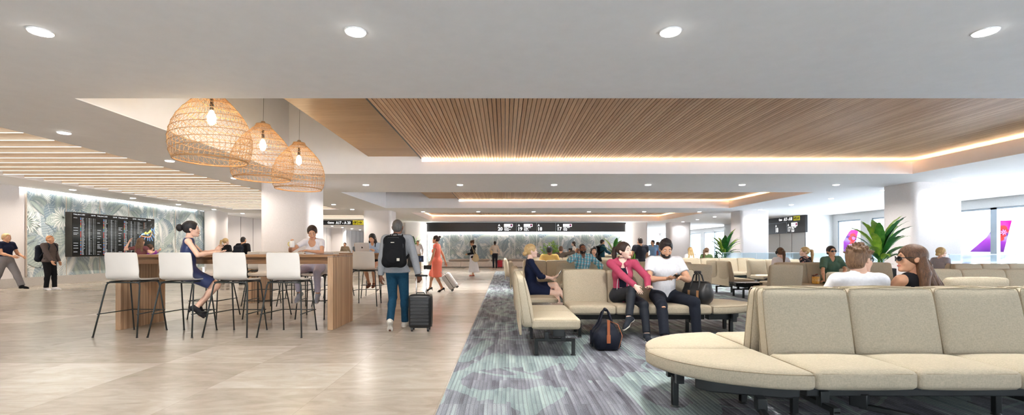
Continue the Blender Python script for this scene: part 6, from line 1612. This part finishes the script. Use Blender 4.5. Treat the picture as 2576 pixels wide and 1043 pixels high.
# left hall people
t,J=mk('blonde person in dark vest and grey trousers walking at the left edge',14,13.3,-PI/2,H=1.70,skin_='tan',hair='blonde',style='short',top=('tee',C('cloth_navy',srgb(24,32,58))),bottom=('trousers',C('cloth_grey',srgb(128,126,130)),{'inf':.03}),shoe=('sneaker',black),shoes2=M_black,feet={'L':(-.08,.42,.09),'R':(.08,-.30,.10)},hands={'R':(.15,.35,1.02),'L':(-.2,.3,1.0)},far=1,res=.014)
t,J=mk('man in brown jacket with a dark backpack walking past the leaf mural',124,13.9,-PI/2,H=1.66,skin_='tan',hair='ginger',style='buzz',top=('jacket',C('cloth_taupe',srgb(92,82,80))),bottom=('trousers',black),shoe=('sneaker',white),feet={'L':(-.06,.10,.08),'R':(.07,-.03,.08)},hands={'R':(.2,.30,.80)},far=1,res=.014)
backpack('large dark backpack on the man passing the leaf mural',t,J,C('bag_slate',srgb(34,38,48)),w=.34,hgt=.5,d=.2,far=1)
mk('woman in maroon t-shirt with long hair pointing at the departure screen',353,12.8,.1,H=1.56,fem=True,hair='lightbrown',style='longback',skin_='light',top=('tee',C('cloth_maroon',srgb(120,74,78))),bottom=('jeans',black),shoe=('sneaker',black),hands={'L':(-.36,.12,1.42),'R':(.32,.10,1.16)},elb={'L':(-1,-.2,-1),'R':(1,0,-.6)},far=1)
mk('child in purple top beside the woman in maroon',377,12.95,0,H=1.38,fem=True,hair='brown',style='bun',skin_='light',top=('tee',C('cloth_violet',srgb(170,90,190))),bottom=('jeans',black),shoe=('sneaker',black),hands={'R':(.22,.1,1.22)})
mk('blonde woman in black jacket seen from behind by the grey wall panels',566,16.6,.1,H=1.64,fem=True,hair='blonde',style='pony',skin_='fair',top=('jacket',black),bottom=('trousers',black),shoe=('sneaker',black),far=1,headyaw=-.7)
t,J=mk('man in black coat with a large black backpack by the grey wall panels',611,16.0,-.1,H=1.68,skin_='tan',hair='black',style='buzz',top=('jacket',black),bottom=('trousers',black),shoe=('sneaker',black),far=1)
backpack('tall black backpack on the man beside the blonde woman in black',t,J,C('bag_slate',srgb(34,38,48)),w=.34,hgt=.55,d=.2,far=1)
mk('man in beige sweater and scarf in the far hall under the gates sign',868,29.0,PI,H=1.68,skin_='tan',hair='dark',top=('shirt',C('cloth_sand',srgb(146,132,112)),{'neck':'hood'}),bottom=('trousers',black),shoe=('sneaker',black))
mk('young man in grey t-shirt in the far hall under the gates sign',896,28.0,PI-.4,H=1.66,skin_='tan',hair='dark',top=('tee',C('cloth_slate',srgb(104,112,120))),bottom=('trousers',black),shoe=('sneaker',black))
t,J=mk('man in white shirt and khaki trousers carrying a navy paper bag',1051,30.5,PI+.15,H=1.84,skin_='tan',hair='dark',top=('shirt',white,{'neck':'collar'}),bottom=('trousers',C('cloth_khaki',srgb(188,168,132))),shoe=('sneaker',C('shoe_tan',srgb(170,96,50))),shoes2=C('shoe_tan',srgb(170,96,50)),feet={'L':(-.16,.15,.08),'R':(.06,-.1,.08)},far=1,res=.02,smile=0)
b=thing('paper_bag','navy paper carrier bag held by the man in khaki trousers','bag',(px(1059.5,30.5),30.4,.42)); MB().box(-.17,.17,-.07,.07,0,.40).build('bag_body',plain('navy_paper',srgb(28,44,74),.5),b); MB().tube([(-.08,0,.4),(-.06,0,.52),(.06,0,.52),(.08,0,.4)],.008,6).build('bag_handle',plain('navy_paper',srgb(28,44,74),.5),b); MB().box(-.03,.03,-.073,-.07,.12,.24).build('bag_emblem',plain('emblem_blue',srgb(70,110,190),.5),b)
t,J=mk('woman in black hoodie and long white skirt walking with a canvas bag',1190,21.3,PI/2+.1,H=1.66,fem=True,skin_='tan',hair='brown',style='bun',top=('hoodie',black,{'neck':'hood'}),bottom=('skirt',white,{'len':1.62,'flare':.27,'sy':-.05,'inf':.02}),shoe=('flat',C('shoe_rose',srgb(170,90,80))),headpitch=-.4,hands={'L':(-.1,.25,1.0),'R':(.1,.25,1.0)},far=1,res=.016)
b=thing('tote_bag','cream canvas bag hanging from the woman in the white skirt','bag',(px(1197,21.1),21.05,.86)); small('bag_body',[(('e',(0,0,.0),(.13,.08,.17),None),.02),(('e',(0,0,-.08),(.15,.09,.12),None),.03)],.016,C('canvas_cream',srgb(206,188,150)),b); MB().tube([(-.05,0,.12),(-.12,.0,.35),(-.18,.03,.52),(-.10,.1,.40),(.03,.05,.12)],.014,6).build('bag_strap',C('canvas_cream',srgb(206,188,150)),b,True)
t,J=mk('woman in white jacket and dark jeans standing before the leaf mural',1245,31.0,.1,H=1.80,fem=True,skin_='brown',hair='black',style='bun',top=('jacket',C('cloth_ivory',srgb(214,206,196)),{'hem':.02}),bottom=('jeans',C('denim_black',srgb(34,38,48))),shoe=('sneaker',black),shoes2=M_black,hands={'L':(-.15,.2,1.35)})
b=thing('handbag','tan handbag on the arm of the woman in the white jacket','bag',(px(1236,31),31,.88)); vs,fs=rbox(.16,.26,.28,.04); MB().add(vs,fs).build('bag_body',C('canvas_cream',srgb(206,188,150)),b,True); MB().tube([(0,-.08,.27),(.03,-.05,.42),(.03,.05,.42),(0,.08,.27)],.01,6).build('bag_handle',C('canvas_cream',srgb(206,188,150)),b,True)
suitcase('small red suitcase on the floor beside the leaf mural bench',px(1257.5,31.2),31.2,0,.34,.46,.24,srgb(170,30,46),handle=.03)
# ------------------------------------------------------------------ plants
def leafmat(key,c0,c1):
    t=NT(key); g=t.noise(t.coord((3,3,3)),3,2); c=t.ramp(g,[(.3,c0),(.7,c1)]); t.out(c,.32,0,.5); t.b.inputs['Transmission Weight'].default_value=0; t.bump(t.noise(t.coord((30,30,8)),3,2),.2,.01); return t.m
LG=[leafmat('leaf_deep_green',srgb(34,92,44),srgb(62,130,60)),leafmat('leaf_mid_green',srgb(58,130,52),srgb(98,166,72)),leafmat('leaf_bright_green',srgb(124,180,62),srgb(176,214,90))]
def banana_leaf(parent,base,az,L,w,rise,droop,mi,stem=.35):
    """petiole rising from base then an arching blade with a folded midrib"""
    m=MB(); d=Vector((math.cos(az),math.sin(az),0)); n=18; pts=[]; p=Vector(base); el=rise
    seg=L*(1+stem)/n
    for i in range(n+1):
        pts.append(p.copy()); t=i/n; el=rise-droop*t*t; p=p+(d*math.cos(el)+Vector((0,0,1))*math.sin(el))*seg
    i0=int(n*stem/(1+stem)); m.tube([tuple(q) for q in pts[:i0+2]],[.011*(1-.3*i/(i0+2))*L for i in range(i0+2)],6,1)
    side=d.cross(Vector((0,0,1))); vs=[];fs=[]; K=n-i0
    for k in range(K+1):
        t=k/K; q=pts[i0+k]; ww=w*math.sin(PI*min(.999,.04+.96*t)**.72)**.75 if k<K else .003
        e=math.radians(26); up=Vector((0,0,1))
        rag=1+.06*math.sin(k*2.1+az*3)
        for s_,a in ((-1,1),(-.5,.5),(0,0),(.5,.5),(1,1)):
            vs.append(tuple(q+side*s_*ww*rag*math.cos(e*(1-.8*t))+up*(abs(s_)*ww*math.sin(e*(1-.8*t))*(1 if t<.8 else .3)+(.004*math.sin(k*3) if abs(s_)==1 else 0))))
    for k in range(K):
        for j in range(4): a=k*5+j; fs.append((a,a+1,a+6,a+5))
    m.add(vs,fs,0)
    o=m.build('leaf',[LG[mi],LG[1]],parent,True); return o
def banana_plant(label,x,y,H,n,seed,pot=.45,ph=.75,spread=1.0,low=True,group='potted banana plants'):
    r=random.Random(seed); t=thing('potted_plant',label,'plant',(x,y,0),0,group)
    m=MB(); a=pot/2; P=[(-a,-a),(a,-a),(a,a),(-a,a)]; m.box(-a,a,-a,a,0,ph); m.build('planter_pot',plain('anthracite_planter',srgb(38,42,46),.45),t,bevel=.012)
    MB().box(-a+.02,a-.02,-a+.02,a-.02,ph-.01,ph+.004).build('soil',plain('soil_dark',srgb(50,38,30),.95,bump=.6,bscale=80),t)
    st=MB()
    for k in range(4): an=k*1.7; st.tube([(.05*math.cos(an),.05*math.sin(an),ph),(.03*math.cos(an),.03*math.sin(an),ph+(H-ph)*.28)],[.022,.014],7)
    st.build('stem',LG[1],t,True)
    S=H-ph
    for i in range(n):
        f=i/n; az=i*2.39996+r.uniform(-.25,.25); rise=math.radians(80-46*f+r.uniform(-6,6)); L=S*(.80-.34*f)*r.uniform(.9,1.05)*spread
        z=ph+S*(.20-.12*f); banana_leaf(t,(.02*math.cos(az),.02*math.sin(az),z),az,L*.90,L*.115,rise,math.radians(50+42*f),r.choice([0,0,1,1,2]) if i%4 else 2)
    if low:
        for i in range(10):
            az=r.uniform(0,2*PI); banana_leaf(t,(.12*math.cos(az),.12*math.sin(az),ph),az,S*.16,S*.012,math.radians(r.uniform(25,70)),math.radians(70),0,.1)
    return t
banana_plant('tall banana leaf plant in black pot before the broad window-side pillar',px(2214,11.6),11.6,2.02,30,3)
banana_plant('banana leaf plant in front of the second window-side pillar',px(1824,19.5),19.5,1.98,26,5,pot=.5)
banana_plant('banana leaf plant behind the dark ponytail of the woman in pink',px(1546,20.5),20.5,1.72,9,8,spread=1.25)
banana_plant('banana leaf plant behind the man carrying the navy paper bag',px(1040,33.4),33.4,2.3,12,12,pot=.7)
def bush(label,x,y,z0,H,R,n,mi,seed,leaf=.05):
    r=random.Random(seed); t=thing('leafy_shrub',label,'plant',(x,y,0))
    MB().lathe([(.13,0),(.17,z0),(.15,z0),(.14,z0-.03)],20).build('planter_pot',plain('anthracite_planter',srgb(38,42,46),.45),t,True)
    st=MB(); lf=MB()
    for k in range(26):
        a=r.uniform(0,2*PI); q=r.uniform(.15,1); top=Vector((R*q*math.cos(a),R*q*math.sin(a),z0+H*(1-.55*q*q)*r.uniform(.75,1)))
        b=Vector((.03*math.cos(a),.03*math.sin(a),z0-.02)); mid=b.lerp(top,.5)+Vector((0,0,.08)); st.tube([tuple(b),tuple(mid),tuple(top)],[.006,.004,.002],4)
        for j in range(n):
            f=r.uniform(.3,1); c=b.lerp(mid,f*2) if f<.5 else mid.lerp(top,f*2-1); az=r.uniform(0,2*PI); el=r.uniform(-.2,.9)
            d=Vector((math.cos(az)*math.cos(el),math.sin(az)*math.cos(el),math.sin(el))); s_=d.cross(Vector((0,0,1))).normalized(); L=leaf*r.uniform(.7,1.3)
            lf.add([tuple(c),tuple(c+d*L*.5+s_*L*.24+Vector((0,0,.01))),tuple(c+d*L),tuple(c+d*L*.5-s_*L*.24+Vector((0,0,.01)))],[(0,1,2,3)])
    st.build('stems',LG[1],t,True); lf.build('foliage',LG[mi],t)
    return t
bush('feathery light green shrub behind the man in the yellow t-shirt',px(1388,22),22,.5,1.15,.75,40,2,1,.10)
bush('small bright green shrub between the woman in pink and man in black t-shirt',px(1592,17.5),17.5,.55,.78,.38,26,2,2,.085)
bush('dark leafy plant beside the banana plant of the second pillar',px(1808,19.0),19.0,.5,.75,.3,22,0,4,.08)

# ------------------------------------------------------------------ bags and small things
def duffel(label,x,y,z,rz,L,W_,H_,mt,trim,handle=.22,patch=False):
    """soft holdall; long axis local x, opening on top"""
    t=thing('duffel_bag',label,'bag',(x,y,z),rz)
    R=np.eye(3); a=L/2
    pr=[]
    for e in (-1,1): pr+=[(('c',(-a+.08,e*(W_*.5-.075),.07),(a-.08,e*(W_*.5-.075),.07),.075,.075),.05),(('c',(-a+.09,e*(W_*.5-.10),H_*.48),(a-.09,e*(W_*.5-.10),H_*.48),.10,.10),.05),(('c',(-a*.72,e*W_*.10,H_*.84),(a*.72,e*W_*.10,H_*.84),H_*.12,H_*.12),.07)]
    pr+=[(('c',(-a+.10,0,H_*.4),(a-.10,0,H_*.4),.12,.12),.05)]
    small('bag_body',pr,.010,mt,t,cuts=[((0,0,.004),(0,0,-1))])
    for s_ in (-1,1): small('end_pocket',[(('e',(s_*(a-.035),0,H_*.36),(.035,W_*.34,H_*.26),None),.01)],.008,mt,t)
    m=MB(); m.tube([(-a*.86,0,H_*.74),(-a*.6,0,H_*.925),(0,0,H_*.945),(a*.6,0,H_*.925),(a*.86,0,H_*.74)],.006,6); m.build('zip',trim,t,True)
    for e in (-1,1):
        m=MB(); xs=L*.17
        P=[(-xs,e*W_*.50,H_*.25),(-xs,e*W_*.49,H_*.55),(-xs*.9,e*W_*.25,H_*.92),(-xs*.6,e*.04,H_+handle*.7),(0,e*.018,H_+handle),(xs*.6,e*.04,H_+handle*.7),(xs*.9,e*W_*.25,H_*.92),(xs,e*W_*.49,H_*.55),(xs,e*W_*.50,H_*.25)]
        m.tube(P,.011,7); m.build('bag_handle',mt,t,True)
        m=MB()
        for q in (-xs,xs): m.box(q-.016,q+.016,e*W_*.535-.006,e*W_*.535+.006,H_*.08,H_*.60); 
        m.build('leather_strap',trim,t)
    MB().tube([(-.045,0,H_+handle+.002),(.045,0,H_+handle+.002)],.020,8).build('handle_wrap',mt,t,True)
    return t
M_lea=plain('black_grained_leather',srgb(30,31,33),.42,bump=.35,bscale=90,vary=.06); M_nyl=C('nylon_ink',srgb(30,34,46),rough=.6,fold=.9); M_tan=plain('cognac_leather',srgb(168,96,58),.5); M_tanl=plain('tan_leather_trim',srgb(176,128,86),.5)
duffel('black leather duffel bag on the seat next to the man in white t-shirt',px(1748,6.72),6.62,.452,-.85,.37,.25,.31,M_lea,M_tanl,.12)
t=duffel('dark blue nylon holdall on the carpet by the feet of the woman in pink',px(1527,5.62),5.72,.012,PI/2-.06,.46,.31,.33,M_nyl,M_nyl,.13)
MB().box(-.262,-.250,-.016,.016,.10,.37).build('leather_strap',M_tan,t); MB().box(-.270,-.256,-.022,.022,.10,.20).build('strap_buckle',M_tan,t,bevel=.004)
MB().tube([(-.24,-.12,.04),(-.22,-.165,.18),(-.18,-.12,.31),(-.1,0,.35)],.004,5).build('zip',M_tan,t,True)
# whisky style drink glass on the seat
g=thing('drink_glass','cut glass of amber drink with garnish standing on the sofa seat','glass',(px(2052,10.25),10.25,.452))
def amber():
    t=NT('amber_drink'); n=t.noise(t.coord(),30,2); t.out(t.ramp(n,[(.3,srgb(240,160,40)),(.7,srgb(255,204,96))]),.12,0,.6); t.b.inputs['Coat Weight'].default_value=.6; t.bump(t.n('ShaderNodeTexVoronoi',Vector=t.coord(),Scale=42.0).outputs[0],.6,.01); return t.m
MB().lathe([(.0,.012),(.070,.012),(.076,.03),(.078,.165),(0,.165)],24).build('drink',amber(),g,True)
MB().lathe([(.076,.0),(.082,.01),(.084,.20),(.080,.20),(.079,.03),(0,.005)],24,cap=False).build('glass_wall',M_glass,g,True)
small('garnish',[(('c',(-.04,0,.18),(.03,0,.215),.012,.018),.01),(('e',(-.055,0,.185),(.025,.02,.022),None),.01)],.006,plain('garnish_brown',srgb(104,54,40),.5),g)
# reading lamp behind the couple (small gooseneck on the sofa row)
m=thing('reading_lamp','small black gooseneck lamp sticking up between the seated couple','lamp',(px(1590,7.6),7.6,.88))
MB().tube([(-.02,0,0),(-.02,0,.06),(.02,0,.10),(.08,0,.095),(.12,0,.05),(.125,0,.02)],.005,6).build('gooseneck',M_black,m,True); MB().lathe([(.008,.025),(.018,0),(.018,-.01)],12,(.125,0,0)).build('lamp_head',M_black,m,True); m.location=(px(1590,7.12),7.12,.885)
# laptop-like power tower by the seats (bedside of the nearest row)

# ------------------------------------------------------------------ lettering becomes plain mesh
bpy.context.view_layer.update()
_dg = bpy.context.evaluated_depsgraph_get()
for o in [o for o in bpy.data.objects if o.type=='FONT']:
    me = bpy.data.meshes.new_from_object(o.evaluated_get(_dg)); n = bpy.data.objects.new('lettering', me); COL.objects.link(n)
    n.parent = o.parent; n.matrix_parent_inverse = o.matrix_parent_inverse; n.matrix_basis = o.matrix_basis
    if not me.materials: me.materials.append(o.data.materials[0])
    bpy.data.objects.remove(o, do_unlink=True)
